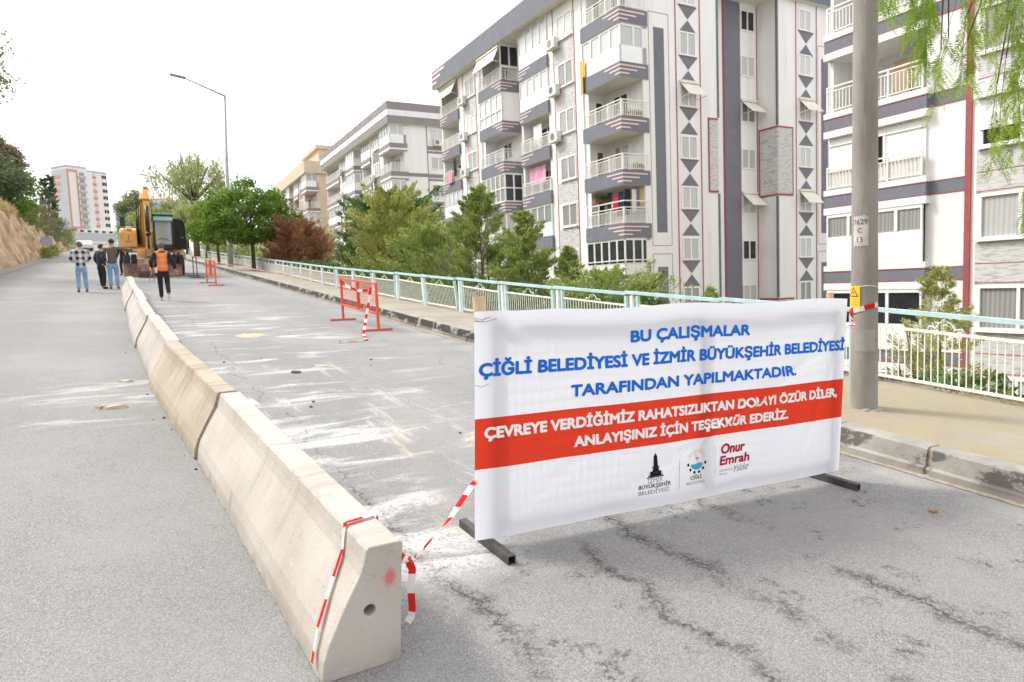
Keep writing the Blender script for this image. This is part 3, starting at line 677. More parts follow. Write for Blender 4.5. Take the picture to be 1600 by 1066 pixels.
for z0, z1 in ((6.6, 10.6), (-3.5, 0.3)):
    fbox(sp, EF0, 6.15, 6.808, z0, z1, -0.01, 0.04); fbox(sp, EF0, 11.735, 13.0, z0, z1, -0.01, 0.04); fbox(sp, RET, 0.15, 1.43, z0, z1, -0.01, 0.04)
    for q0, q1 in ((6.08, 6.81), (11.73, 13.07)):
        for t in (z0, z1): fbox(tr, EF0, q0, q1, t-0.05, t+0.05, -0.01, 0.055)
    for q in (6.11, 13.04): fbox(tr, EF0, q-0.035, q+0.035, z0+0.05, z1-0.05, -0.01, 0.055)
    for t in (z0, z1): fbox(tr, RET, 0.1, 1.43, t-0.05, t+0.05, -0.01, 0.055)
    fbox(tr, RET, 0.08, 0.14, z0-0.05, z1+0.05, -0.01, 0.055)
split_build(sp, 'stone_panel', MT['stone'], A); split_build(tr, 'trim_line', MT['red'], A)
b = MB()
for za, zb in ((10.7, 18.0), (0.4, 6.5)):
    b.box(6.80, 6.92, -0.05, 0.06, za, zb); b.box(11.66, 11.78, -0.05, 0.06, za, zb)
split_build(b, 'downpipe', MT['pipe'], A)

SLB = [15.75, 13.0, 10.25, 7.5, 4.75, 2.0]
B = block('apartment_building', 'white block with warm grey striped roof edge, second along the street past the largest', (24.1, 63.0, 0), rotA, SLB, 17.95, 20.0, -2, 13, 27.5, 13, 'warm', 5)
aerial(B, 1.2, 0.6, 20.0, 1.2); aerial(B, 1.0, 14.5, 20.0, 1.0)
trm = MB()
for s in (3.95, 6.2): fbox(trm, ENDF(0, 0), s-0.05, s+0.05, -2, 17.95, -0.01, 0.02)
for i, zc in enumerate(SLB):
    fbox(trm, ENDF(0, 0), 4.0, 6.15, zc-0.1, zc+0.28, -0.01, 0.015); fbox(trm, ENDF(0, 0), 4.0, 6.15, zc-0.42, zc-0.2, -0.01, 0.015)
    if i: fbox(trm, ENDF(0, 0), 1.6, 3.9, zc-0.05, zc+0.3, -0.01, 0.015)
    window(B, ENDF(0, 0), 4.3, 5.9, zc+0.75, zc+2.0, 2, 'curtain' if i < 2 else 'curtain_grey', False)
split_build(trm, 'trim_line', MT['greywarm'], B); ac_unit(B, ENDF(0, 0), 5.0, SLB[0]+0.35)
D = block('apartment_building', 'beige block with white balcony glazing and roof house, farthest along the street', (24.6, 98, 0), rotA, [16.6, 13.6, 10.6, 7.6, 4.6], 18.9, 20.6, 0, 13, 27, 13, 'beige', 9)

# ---- the nearest block on the right
C = thing('apartment_building', 'white block behind the lamp post with narrow grey bands edged red, nearest in view', 'apartment building', (22.95, 15.4, 0), rotA)
ZB = [15.3, 12.6, 9.85, 7.1, 4.35, 1.6, -1.15, -3.9]
yr = -12.5
b = MB()
b.box(1.6, 13, yr, 0, -5.5, 18); b.box(0.0, 1.6, yr, -3.42, -5.5, 18); b.box(0.0, 1.6, -0.12, 0, -5.5, 18)
b.build('wall', MT['white'], C)
LF = LONGF(0, 0)                      # s = -y
LB = LONGF(-0.22, 0)
bd = MB(); bl = MB(); rt = MB()
for z in ZB:
    fbox(bd, LB, -0.1, 3.55, z-0.19, z+0.19, -0.215, 0.0, 0); fbox(bd, LF, 3.56, 4.62, z-0.17, z+0.21, -0.01, 0.012, 0)
    for t in (z-0.215, z+0.19): fbox(rt, LB, -0.1, 3.55, t, t+0.03, -0.21, 0.012)
    for t in (z-0.20, z+0.21): fbox(rt, LF, 3.56, 4.62, t, t+0.03, -0.01, 0.02)
    fbox(bl, LB, -0.12, 3.57, z+0.225, z+0.42, -1.81, 0.02); fbox(bl, LB, -0.12, 3.57, z-0.46, z-0.22, -1.81, 0.02)
split_build(bd, 'grey_band', MT['grey'], C); split_build(bl, 'balcony', MT['white'], C)
fbox(rt, LF, 4.63, 4.80, -5.5, 18, -0.01, 0.06)
for i, z in enumerate(ZB):
    z0, z1 = z+0.42, z+2.75-0.46
    if i in (0, 1, 2, 3):                   # open
        rl = railing(C, LB, 0.0, 3.45, z0, 0.92)
        window(C, LONGF(1.6, 0), 2.2, 3.3, z-0.2+0.62, z+2.2, 2, 'dark', False, name='balcony_door')
    elif i == 4:                            # white shutters behind a railing
        b = MB(); fbox(b, LB, 0.0, 3.45, z0, z1, -0.25, -0.16); fbox(b, LB, 0.9, 0.97, z0, z1, -0.17, -0.13); fbox(b, LB, 2.05, 2.12, z0, z1, -0.17, -0.13); fbox(b, LB, 0, 3.45, z1-0.3, z1-0.26, -0.17, -0.12)
        sh = b.build('shutter', MT['pvc'], C); b = MB(); fbox(b, LB, 1.28, 2.0, z0+0.5, z1-0.32, -0.17, -0.13); b.build('dark_pane', MT['darkroom'], sh)
        rl = railing(C, LB, 0.0, 3.45, z0, 0.82); b = MB(); fbox(b, LB, 0.03, 3.42, z0+0.02, z0+0.66, -0.09, -0.05); b.build('rail_screen', MT['white'], rl)
    elif i == 5:
        enclosure(C, LB, 0.0, 3.45, z0, z1, 4, 1.05, 'curtain_grey')
    elif i == 6:
        enclosure(C, LB, 0.0, 3.45, z0, z1, 3, 0.7, 'dark')
    else: enclosure(C, LB, 0.0, 3.45, z0, z1, 4, 0.8, 'curtain')
st = MB()
for i, z in enumerate(ZB):
    fbox(st, LF, 4.95, 10.5, z-0.33, z+0.93, -0.01, 0.03)
    for t in (z-0.3, z+0.28): fbox(rt, LF, 4.95, 10.5, t-0.012, t+0.012, -0.01, 0.036)
    wz = z+1.0
    for s0 in (5.05, 7.6): window(C, LF, s0, s0+2.2, wz, wz+1.35, 2, ['curtain', 'curtain', 'curtain', 'curtain_grey', 'dark', 'curtain', 'curtain_grey', 'curtain'][i], True, d=0.08)
    if i == 4:
        b = MB(); fbox(b, LF, 5.05, 7.25, wz+0.5, wz+1.4, 0.09, 0.13); fbox(b, LF, 4.95, 7.35, wz+1.42, wz+1.75, 0, 0.28); b.build('roller_shutter', MT['pvc'], C)
split_build(st, 'stone_panel', stone_mat('stone_panel_coarse', (0.33, 0.32, 0.32)), C); split_build(rt, 'trim_line', MT['red'], C)

# ------------------------------------------------------------------ far buildings
def far_block():
    o = at(146, 388, 285); rz = R_(33)
    T = thing('hill_building', 'tall white and terracotta block standing on the hill at the end of the road', 'apartment building', o, rz); T.scale = (0.69, 0.66, 0.98)
    b = MB(); b.box(-12, 12.5, 0, 16, 8, 33); b.box(-12, 0, 0.1, 15.9, 33, 34.2); b.box(-9, 15, -1.2, 15, 2, 8); b.box(-14, 15.5, -0.6, 16, -12, 2)
    b.build('wall', MT['white'], T)
    Fs = ENDF(0, 0); Ls = LONGF(-12, 16)
    b = MB(); fbox(b, Ls, 0, 15.99, 8, 33, -0.02, 0.05)
    fbox(b, ENDF(0, -1.2), -9, 15, 3, 6.5, -0.02, 0.05); b.build('grey_cladding', MT['bluegrey'], T)
    b = MB()
    fbox(b, Fs, -12, -11.0, 8, 33, -0.02, 0.14); fbox(b, Fs, -6.6, -5.6, 8, 33, -0.02, 0.14); fbox(b, Fs, -11, -6.6, 32, 33, -0.02, 0.14); fbox(b, Fs, -11, -6.6, 8, 9, -0.02, 0.14)
    for k in range(8):
        fbox(b, Fs, 3.2, 5.6, 9+k*3, 10.4+k*3, -0.02, 0.12)
    for k in range(4): fbox(b, Ls, 1.2, 9.5-k*0.8, 29.6-k*3, 31.0-k*3, 0.05, 0.12)
    split_build(b, 'terracotta_band', MT['orange_wall'], T)
    for k in range(8):
        z = 8.6+k*3
        b = MB(); fbox(b, Fs, -5.2, -1.2, z, z+1.1, 0, 1.3); b.build('balcony', MT['bluegrey'], T)
        window(T, Fs, -4.8, -1.6, z+1.15, z+2.6, 2, 'curtain_grey', False)
        window(T, Fs, 3.5, 5.3, z+1.9, z+3.0, 1, 'curtain', False)
        window(T, Fs, 9.0, 12.3, z+0.9, z+2.5, 2, 'dark', False)
        for q in (2, 5, 8, 11.2): window(T, Ls, q, q+1.3, z+0.8, z+2.2, 1, 'curtain_grey', False, d=0.13)
    for q in range(5): window(T, ENDF(0, -1.2), -8+q*4.5, -5.5+q*4.5, 6.6, 7.7, 1, 'dark', False)
    b = MB(); b.box(-16, 17, -5, -1.4, -12, -2.5); b.build('terrace_wall', MT['beige'], T)
    b = MB(); b.box(-12.4, 0.4, -0.3, 16.4, 34.2, 34.7); b.box(0.6, 12.9, -0.3, 16.4, 33, 33.6); b.build('roof_edge', MT['bluegrey'], T)
far_block()
def small_house(label, px, py, z, w, h, col, roofcol, hip):
    o = at(px, py, z); T = thing('distant_house', label, 'house', o, -YAW)
    b = MB(); b.box(-w/2, w/2, 0, w*0.7, -14, h); b.build('wall', col, T)
    for k in range(4): window(T, ENDF(0, 0), -w/2+0.6+k*w/4, -w/2+w/4-0.2+k*w/4, h-2.3, h-0.9, 1, 'curtain_grey', False)
    b = MB()
    if hip:
        q = [(-w/2-.5, -.5, h), (w/2+.5, -.5, h), (w/2+.5, w*.7+.5, h), (-w/2-.5, w*.7+.5, h)]; r0, r1 = (-w/5, w*.35, h+hip), (w/5, w*.35, h+hip)
        b.face([q[0], q[1], r1, r0]); b.face([q[2], q[3], r0, r1]); b.face([q[1], q[2], r1]); b.face([q[3], q[0], r0]); b.face(q[::-1])
    else: b.box(-w/2-.3, w/2+.3, -.3, w*.7+.3, h, h+0.5)
    b.build('roof', roofcol, T)
small_house('far pale blue building showing behind the raised digger arm', 212, 340, 200, 12, 4.0, pm('pale_blue_wall', (0.30, 0.46, 0.66), 0.05), MT['bluegrey'], 0)
small_house('far pink roofed house above the trees behind the digger', 233, 330, 230, 12, 4.0, MT['white'], pm('pink_roof', (0.62, 0.35, 0.33), 0.1), 2.0)

# ------------------------------------------------------------------ vegetation
def leaf_quads(C_, D_, length, width, jitter=0.3):
    """rhombic leaves: centre, direction, sizes"""
    n = len(C_); D = D_ + rng.normal(0, jitter, (n, 3)); D /= np.linalg.norm(D, axis=1, keepdims=True)+1e-9
    r = rng.normal(0, 1, (n, 3)); S = np.cross(D, r); S /= np.linalg.norm(S, axis=1, keepdims=True)+1e-9
    l = (length*rng.uniform(0.6, 1.3, n))[:, None]; w = (width*rng.uniform(0.7, 1.3, n))[:, None]
    return np.stack([C_-D*l*0.5, C_+S*w*0.5-D*l*0.05, C_+D*l*0.5, C_-S*w*0.5-D*l*0.05], 1)
def tree(name, label, base, height, crown, leaf, kind='round', n=9000, size=0.16, trunk_r=0.12, group=None, bark='bark', cat='tree', limbs=9, tilt=(0, 0)):
    base = Vector(base); T = thing(name, label, cat, base, 0, group)
    cz, rx, ry, rz_ = crown; c0 = np.array([tilt[0], tilt[1], cz])
    b = MB(); hub = Vector((tilt[0]*0.6, tilt[1]*0.6, max(0.3, cz-rz_*0.55)))
    b.tube([(0, 0, -0.3), hub*0.5+Vector((rng.normal(0, .05), rng.normal(0, .05), 0)), hub], [trunk_r*1.25, trunk_r, trunk_r*0.8], 8)
    tips = []
    for k in range(limbs):
        u = rng.normal(size=3); u /= np.linalg.norm(u); u[2] = abs(u[2])*0.9+0.05
        tip = Vector(c0+u*np.array([rx, ry, rz_])*0.8); mid = hub.lerp(tip, 0.5)+Vector(rng.normal(0, 0.08*rx, 3)); tips.append(tip)
        b.tube([hub-Vector((0, 0, 0.1)), mid, tip], [trunk_r*0.6, trunk_r*0.36, trunk_r*0.12], 6)
    b.build('trunk', MT[bark], T)
    if kind in ('round', 'loose'):
        K = 130 if kind == 'round' else 55
        u = rng.normal(size=(K, 3)); u /= np.linalg.norm(u, axis=1, keepdims=True)
        rad = rng.uniform(0.45, 1.0, K)**0.6
        cl = c0 + u*rad[:, None]*np.array([rx, ry, rz_])*(0.92+0.16*rng.random((K, 1)))
        if kind == 'round': cl[:, 2] = np.maximum(cl[:, 2], cz-rz_*0.75)
        idx = rng.integers(0, K, n); sg = (0.125 if kind == 'round' else 0.2)*min(rx, rz_)
        P_ = cl[idx]+rng.normal(0, 1, (n, 3))*sg*np.array([1, 1, 0.75])
        D_ = u[idx]*0.6+rng.normal(0, 0.6, (n, 3))+np.array([0, 0, -0.15])
        Q = leaf_quads(P_, D_, size, size*0.55, 0.4)
    elif kind == 'willow':
        K = 46; u = rng.normal(size=(K, 3)); u /= np.linalg.norm(u, axis=1, keepdims=True); u[:, 2] = np.abs(u[:, 2])*0.9-0.15
        cl = c0+u*np.array([rx, ry, rz_])*rng.uniform(0.55, 1, (K, 1))
        idx = rng.integers(0, K, n); drop = rng.random(n)**1.4*rz_*0.65
        P_ = cl[idx]+rng.normal(0, 1, (n, 3))*np.array([0.10*rx, 0.10*ry, 0.05*rz_]); P_[:, 2] -= drop
        Q = leaf_quads(P_, np.tile([0.1, 0, -1.0], (n, 1)), size*1.5, size*0.4, 0.45)
    else:          # conifer: sprays along branches that leave the stem outward and upward
        n = int(n*2.1); size *= 0.62; K = 210; Ps = []; Ds = []; m = n//K
        for k in range(K):
            t = rng.random()**0.85; az = rng.uniform(0, 2*math.pi)
            prof = {'cone': (1-t)**0.75*0.95+0.06, 'bush': math.sqrt(max(0.02, 1-(2*t-0.75)**2/1.6))*0.9, 'column': 0.55+0.45*math.sin(math.pi*min(1, t+0.15))}.get(kind, 1-t)
            rr = prof*rng.uniform(0.6, 1.32)*0.5*(rx+ry); z0 = (cz-rz_)+t*2*rz_
            rise = rng.uniform(0.25, 0.75)
            d = np.array([math.cos(az)*rx/(0.5*(rx+ry)), math.sin(az)*ry/(0.5*(rx+ry)), rise])
            s = rng.uniform(0.25, 1.0, m)**0.75
            ctr = np.array([tilt[0]*t, tilt[1]*t, z0-0.12*rr])+s[:, None]*rr*d
            wob = rng.normal(0, 1, (m, 3))*(0.12*rr+0.05)*(1.15-s)[:, None]*np.array([1, 1, 0.8])
            Ps.append(ctr+wob); Ds.append(np.tile(d/np.linalg.norm(d)+np.array([0, 0, 0.35]), (m, 1)))
        Q = leaf_quads(np.concatenate(Ps), np.concatenate(Ds), size, size*0.30, 0.45)
    quads_obj('crown', Q, leaf, T)
    return T
LM = dict(
    round=leafmat('glossy_green_leaf', (0.065, 0.14, 0.018), (0.21, 0.35, 0.045)),
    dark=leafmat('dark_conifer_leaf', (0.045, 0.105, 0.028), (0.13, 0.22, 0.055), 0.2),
    olive=leafmat('yellow_green_conifer_leaf', (0.19, 0.225, 0.055), (0.58, 0.58, 0.19), 0.25),
    mid=leafmat('mid_conifer_leaf', (0.12, 0.19, 0.055), (0.47, 0.53, 0.16), 0.25),
    rust=leafmat('dry_rust_leaf', (0.27, 0.11, 0.065), (0.5, 0.24, 0.15), 0.2),
    willow=leafmat('pale_willow_leaf', (0.24, 0.28, 0.11), (0.46, 0.5, 0.22), 0.4),  # pale leaf, colour lightened a little further in place of distance haze
    grey=leafmat('grey_green_leaf', (0.16, 0.19, 0.11), (0.32, 0.35, 0.2), 0.3),
    pine=leafmat('pine_needle', (0.07, 0.095, 0.055), (0.16, 0.19, 0.105), 0.2),
    pepper=leafmat('pepper_leaflet', (0.17, 0.31, 0.025), (0.46, 0.58, 0.08), 0.45),
    straw=leafmat('dry_straw', (0.46, 0.32, 0.15), (0.7, 0.52, 0.27), 0.3),
    brown=leafmat('brown_dry_leaf', (0.19, 0.145, 0.095), (0.35, 0.27, 0.18), 0.2))
def g_(x, y): return (x, y, terrain(x, y))
def pv(x, y): return (x, y, gz(KX, y)+0.16)
# street trees on the pavement
tree('street_tree', 'round green street tree, the larger one, between lamp post and rust brown shrub', pv(6.75, 39.5), 4.6, (3.05, 2.45, 2.45, 1.75), LM['round'], 'round', 15000, 0.19, 0.10, 'round street trees')
tree('street_tree', 'round green street tree, the smaller one, left of the grey lamp post', pv(6.2, 49), 4, (2.55, 1.75, 1.75, 1.35), LM['round'], 'round', 9000, 0.19, 0.09, 'round street trees')
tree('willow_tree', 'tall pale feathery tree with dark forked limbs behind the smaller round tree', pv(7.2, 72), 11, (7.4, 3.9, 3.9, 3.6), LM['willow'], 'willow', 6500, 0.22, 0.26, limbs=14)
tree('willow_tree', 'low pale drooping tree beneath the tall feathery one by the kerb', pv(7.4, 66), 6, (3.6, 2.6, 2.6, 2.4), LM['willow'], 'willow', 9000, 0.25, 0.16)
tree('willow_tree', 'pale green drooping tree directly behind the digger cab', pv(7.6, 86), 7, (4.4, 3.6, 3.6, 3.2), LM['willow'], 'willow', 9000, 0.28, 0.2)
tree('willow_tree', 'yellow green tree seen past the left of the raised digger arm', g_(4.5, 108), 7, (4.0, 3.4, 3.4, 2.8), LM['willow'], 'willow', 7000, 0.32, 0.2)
tree('roadside_tree', 'grey green broad tree by the far road, left of the digger', g_(3.1, 120), 9, (5.6, 2.1, 2.1, 3.9), LM['grey'], 'loose', 7000, 0.34, 0.25)
tree('roadside_tree', 'grey green tree right of its taller neighbour behind the digger body', g_(5.6, 124), 9, (5.2, 2.0, 2.0, 3.2), LM['grey'], 'loose', 6000, 0.34, 0.25)
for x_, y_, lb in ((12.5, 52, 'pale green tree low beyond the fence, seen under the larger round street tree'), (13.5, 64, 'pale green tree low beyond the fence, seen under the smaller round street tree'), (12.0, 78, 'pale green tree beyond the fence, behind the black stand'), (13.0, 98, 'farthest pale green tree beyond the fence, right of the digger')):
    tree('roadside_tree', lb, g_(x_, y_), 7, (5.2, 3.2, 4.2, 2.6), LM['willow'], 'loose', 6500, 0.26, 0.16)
# behind the fence
tree('rust_shrub', 'rust brown dried conifer behind the fence beside the round tree', (9.0, 38.0, 2.2), 4, (1.75, 2.0, 2.4, 1.6), LM['rust'], 'bush', 12000, 0.26, 0.08, cat='shrub')
tree('conifer', 'big dark green conifer rising behind the yellowish one', (10.6, 28.2, 0.9), 6, (2.3, 2.3, 3.7, 2.35), LM['dark'], 'bush', 22000, 0.30, 0.16, limbs=14)
tree('conifer', 'broad yellow green conifer behind the fence, nearest to the red barrier', (9.3, 24.6, 1.4), 5, (1.95, 1.75, 2.6, 1.95), LM['olive'], 'bush', 21000, 0.20, 0.12, limbs=14)
tree('conifer', 'pointed olive conifer with a tall thin tip in front of the chevron balconies', (9.7, 18.1, -0.4), 5.4, (2.45, 1.9, 2.5, 2.75), LM['mid'], 'cone', 20000, 0.17, 0.09, limbs=12)
tree('conifer', 'short dark olive conifer between the broad yellow one and the pointed one', (9.2, 20.8, 0.2), 4, (1.75, 1.7, 2.0, 1.85), LM['mid'], 'bush', 12000, 0.18, 0.08)
tree('conifer', 'green conifer just right of the pointed olive one', (9.6, 15.5, -0.6), 4, (1.95, 1.7, 2.1, 2.35), LM['mid'], 'cone', 16000, 0.16, 0.08)
tree('conifer', 'small upright conifer before the window column with red trim lines', (9.7, 13.6, -0.8), 3.4, (1.6, 1.0, 1.2, 1.85), LM['mid'], 'cone', 8000, 0.15, 0.06)
tree('juniper_shrub', 'low juniper with one long shoot slanting right above the banner', (9.4, 11.6, -0.5), 2.5, (1.45, 1.1, 1.9, 0.95), LM['mid'], 'bush', 13000, 0.12, 0.06, cat='shrub')
sh = bpy.data.objects['juniper_shrub']
b = MB(); b.tube([(0, 0, 1.2), (0.2, -0.8, 1.9), (0.3, -1.35, 2.45)], [0.02, 0.014, 0.006], 6); b.build('shoot', MT['bark'], sh)
s = rng.random(900); Pq = np.array([0, 0, 1.2])+np.outer(s, np.array([0.3, -1.35, 1.25]))+rng.normal(0, 1, (900, 3))*(0.20*(1.02-s))[:, None]
quads_obj('shoot_foliage', leaf_quads(Pq, np.tile([0.2, -0.75, 0.75], (900, 1)), 0.2, 0.05, 0.35), LM['mid'], sh)
tree('juniper_shrub', 'thin sparse juniper by the grey strip left of the warning sign', (9.6, 8.9, -0.6), 2, (1.25, 0.45, 0.6, 0.95), LM['mid'], 'cone', 2200, 0.10, 0.04, cat='shrub')
tree('juniper_shrub', 'sparse yellow green conifer seen through the fence right of the lamp post', (9.7, 4.9, -2.9), 4.4, (2.5, 0.95, 1.2, 2.2), LM['olive'], 'cone', 9000, 0.085, 0.07, cat='shrub', limbs=12)
tree('juniper_shrub', 'low sprawling olive bush behind the fence at the right edge', (9.7, 3.5, -2.4), 3, (1.55, 0.8, 0.8, 1.0), LM['olive'], 'bush', 7000, 0.085, 0.05, cat='shrub')
tree('juniper_shrub', 'dark low bush behind the fence foot beside the lamp post', (9.4, 6.4, -2.0), 2, (1.35, 0.6, 1.0, 0.7), LM['mid'], 'bush', 5000, 0.08, 0.05, cat='shrub')
tree('hedge_bush', 'small bright bush growing through the fence behind the red barrier', (7.6, 22.6, 0.9), 2, (1.0, 0.35, 0.7, 0.75), LM['mid'], 'bush', 2500, 0.14, 0.04, cat='shrub')
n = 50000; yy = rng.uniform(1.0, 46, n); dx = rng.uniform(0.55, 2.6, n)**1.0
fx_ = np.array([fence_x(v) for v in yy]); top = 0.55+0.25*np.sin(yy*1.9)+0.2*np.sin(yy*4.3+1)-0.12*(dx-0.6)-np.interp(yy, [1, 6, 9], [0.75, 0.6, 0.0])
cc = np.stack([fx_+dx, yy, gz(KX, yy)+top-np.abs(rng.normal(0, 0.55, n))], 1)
struct(quads_obj('undergrowth', leaf_quads(cc, rng.normal(0, 0.5, (n, 3))+np.array([-.2, 0, 0.5]), 0.17, 0.06, 0.5), LM['dark']), 'stuff')  # dark leaf colour puts the shade behind the fence into the foliage
# hillside on the left
hs_ = [('pine_tree', 'broad bushy green tree on the cut bank at the left edge', at(-14, 330, 52), 6.6, (2.4, 2.3, 2.4, 2.3), LM['pine'], 'loose', 7000, 0.26),
       ('pine_tree', 'bluish green tree leaning over the bank, right of the bushy edge tree', at(22, 342, 58), 6, (2.2, 1.7, 1.9, 2.1), LM['round'], 'loose', 6500, 0.24),
       ('pine_tree', 'tall brownish dry tree rising behind the bank trees', at(16, 322, 66), 10, (3.6, 1.4, 1.6, 2.7), LM['brown'], 'loose', 7000, 0.30),
       ('pine_tree', 'darker brown dead topped tree at the left edge', at(-4, 325, 64), 10.4, (4.6, 1.2, 1.2, 2.7), LM['brown'], 'loose', 5000, 0.30),
       ('cypress_tree', 'dark slim conifer left of the terracotta block, left one of a close pair', at(76, 374, 92), 8, (4.2, 0.9, 0.9, 4.0), LM['pine'], 'column', 6000, 0.34),
       ('cypress_tree', 'dark slim conifer left of the terracotta block, right one of a close pair', at(87, 376, 90), 8.6, (4.4, 0.85, 0.85, 4.2), LM['pine'], 'column', 6000, 0.34),
       ('hill_shrub', 'greyish brown shrub on the bank below the slim conifers', at(62, 370, 74), 3, (1.5, 1.9, 2.3, 1.8), LM['brown'], 'bush', 4500, 0.26),
       ('hill_shrub', 'green bush at the far end of the bank by the road', at(92, 375, 86), 3, (1.2, 1.4, 1.6, 1.5), LM['grey'], 'bush', 3500, 0.26),
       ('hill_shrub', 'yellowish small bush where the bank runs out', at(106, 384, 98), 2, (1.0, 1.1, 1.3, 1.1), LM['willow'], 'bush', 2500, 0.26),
       ('hill_shrub', 'dark green shrub on the bank top under the brown tree', at(44, 362, 64), 3, (1.3, 1.6, 2.2, 1.6), LM['mid'], 'bush', 5500, 0.24),
       ('hill_shrub', 'small green weed clump at the foot of the rock face', (CLX+0.35, 72, gz(CLX, 72)), 1, (0.35, 0.5, 1.2, 0.45), LM['olive'], 'bush', 1500, 0.2),
       ('hill_shrub', 'yellow green weed clump farther along the foot of the rock face', (CLX+0.4, 80, gz(CLX, 80)), 1, (0.4, 0.6, 1.3, 0.5), LM['olive'], 'bush', 1500, 0.2)]
for nm, lb, p, h, cr, lf, kd, n_, sz in hs_:
    tree(nm, lb, p, h, cr, lf, kd, n_, sz, 0.14 if 'tree' in nm else 0.04, cat='tree' if 'tree' in nm else 'shrub')
tree('roadside_tree', 'grey green tree whose branch tips enter the upper left corner', at(-56, 340, 30), 8.5, (6.9, 1.9, 1.9, 2.0), LM['grey'], 'loose', 5000, 0.2, 0.16)
# dry grass along the top of the bank, weeds on the pavement
n = 7000; yy = rng.uniform(40, 66, n); xx = rng.uniform(CLX-3.0, CLX-0.75, n); cc = np.array([(x, y, terrain(min(x, CLX-0.92), y)) for x, y in zip(xx, yy)])
cc[:, 2] += rng.uniform(0.0, 0.45, n); q = leaf_quads(cc, np.tile([0.15, 0, 1.0], (n, 1)), 0.9, 0.045, 0.3); struct(quads_obj('dry_grass', q, LM['straw']), 'stuff')
n = 2600; yy = rng.uniform(0.5, 14, n); off = np.abs(rng.normal(0, 0.09, n)); xx = np.array([fence_x(v) for v in yy])+0.30-off*1.2
cc = np.stack([xx, yy, gz(KX, yy)+0.18+rng.uniform(0, 0.03, n)], 1); struct(quads_obj('leaf_litter', leaf_quads(cc, rng.normal(0, 1, (n, 3))*np.array([1, 1, 0.35]), 0.055, 0.03, 0.3), LM['brown']), 'stuff')

# pepper tree at the right: trunk outside the frame, hanging twigs inside it
T = thing('pepper_tree', 'pepper tree hanging feathery bright green twigs in the upper right corner', 'tree', (7.25, 0.7, gz(KX, 0.7)+0.16))
loc = Vector(T.location); b = MB(); hub = Vector((7.1, 1.0, 3.6))
b.tube([loc-loc, (hub-loc)*0.5+Vector((0.08, 0, 0)), hub-loc], [0.19, 0.15, 0.12], 10)
limb = []
for tx, ty, tz in ((6.0, 3.0, 4.9), (6.5, 3.3, 4.9), (5.7, 2.2, 5.0), (6.6, 2.2, 4.8), (7.4, 2.6, 5.1), (8.0, 0.2, 5.2), (6.9, -0.8, 5.2)):
    e = Vector((tx, ty, tz)); m_ = hub.lerp(e, 0.5)+Vector((0, 0, 0.35)); limb += [m_, e, hub.lerp(e, 0.75)+Vector((0, 0, 0.2))]
    b.tube([hub-loc, m_-loc, e-loc], [0.08, 0.05, 0.02], 7)
strands = []     # (top px, tip px, depth, density, leaf reach)
for (x0, y0, x1, y1, dz, dn) in ((1395, -50, 1388, 25, 5.6, 1.0), (1420, -60, 1425, 40, 5.5, 1.0), (1372, -50, 1378, 6, 5.7, .8), (1450, -60, 1444, 95, 5.4, 1.25), (1436, -60, 1428, 75, 5.6, 1.1), (1462, -60, 1458, 60, 5.3, 1.0), (1445, -30, 1437, 118, 5.5, 1.1),
      (1512, -60, 1462, 105, 5.4, .25), (1470, 80, 1458, 165, 5.4, .9), (1482, 60, 1470, 120, 5.4, .7), (1500, -60, 1515, 60, 5.2, .7), (1520, -60, 1512, 130, 5.3, .9), (1508, 30, 1500, 128, 5.3, 1.0), (1530, -60, 1540, 85, 5.1, .8), (1512, 60, 1520, 138, 5.3, .9), (1545, -60, 1556, 30, 5.3, .9), (1575, -60, 1570, 40, 5.0, 1.2), (1590, -60, 1585, 60, 5.1, 1.2), (1605, -60, 1600, 110, 5.0, 1.2),
      (1590, 0, 1584, 140, 5.2, 1.1), (1600, 60, 1590, 150, 5.1, 1.0), (1560, -60, 1556, 130, 5.4, .5), (1572, 90, 1560, 250, 5.2, .9), (1590, 110, 1580, 240, 5.1, 1.0), (1605, 120, 1592, 215, 5.0, 1.1), (1558, 130, 1548, 262, 5.4, .9), (1618, 150, 1604, 260, 5.1, 1.0), (1625, -60, 1618, 120, 5.2, 1.2), (1640, -60, 1640, 260, 5.2, 1.2), (1612, 260, 1598, 352, 4.9, .9), (1625, 200, 1615, 330, 5.0, 1.0)):
    strands.append((at(x0, y0, dz+rng.normal(0, .08)), at(x1, y1, dz+rng.normal(0, .12)), dn))
for k in range(46):       # the rest of the crown, above and beside the frame
    a = rng.uniform(0, 2*math.pi); r = rng.uniform(0.5, 2.0); p = Vector((7.3+r*math.cos(a), 0.9+r*math.sin(a), rng.uniform(4.6, 5.4)))
    strands.append((p, p+Vector((rng.normal(0, .15), rng.normal(0, .15), -rng.uniform(0.4, 0.9))), 0.7))
Q = []
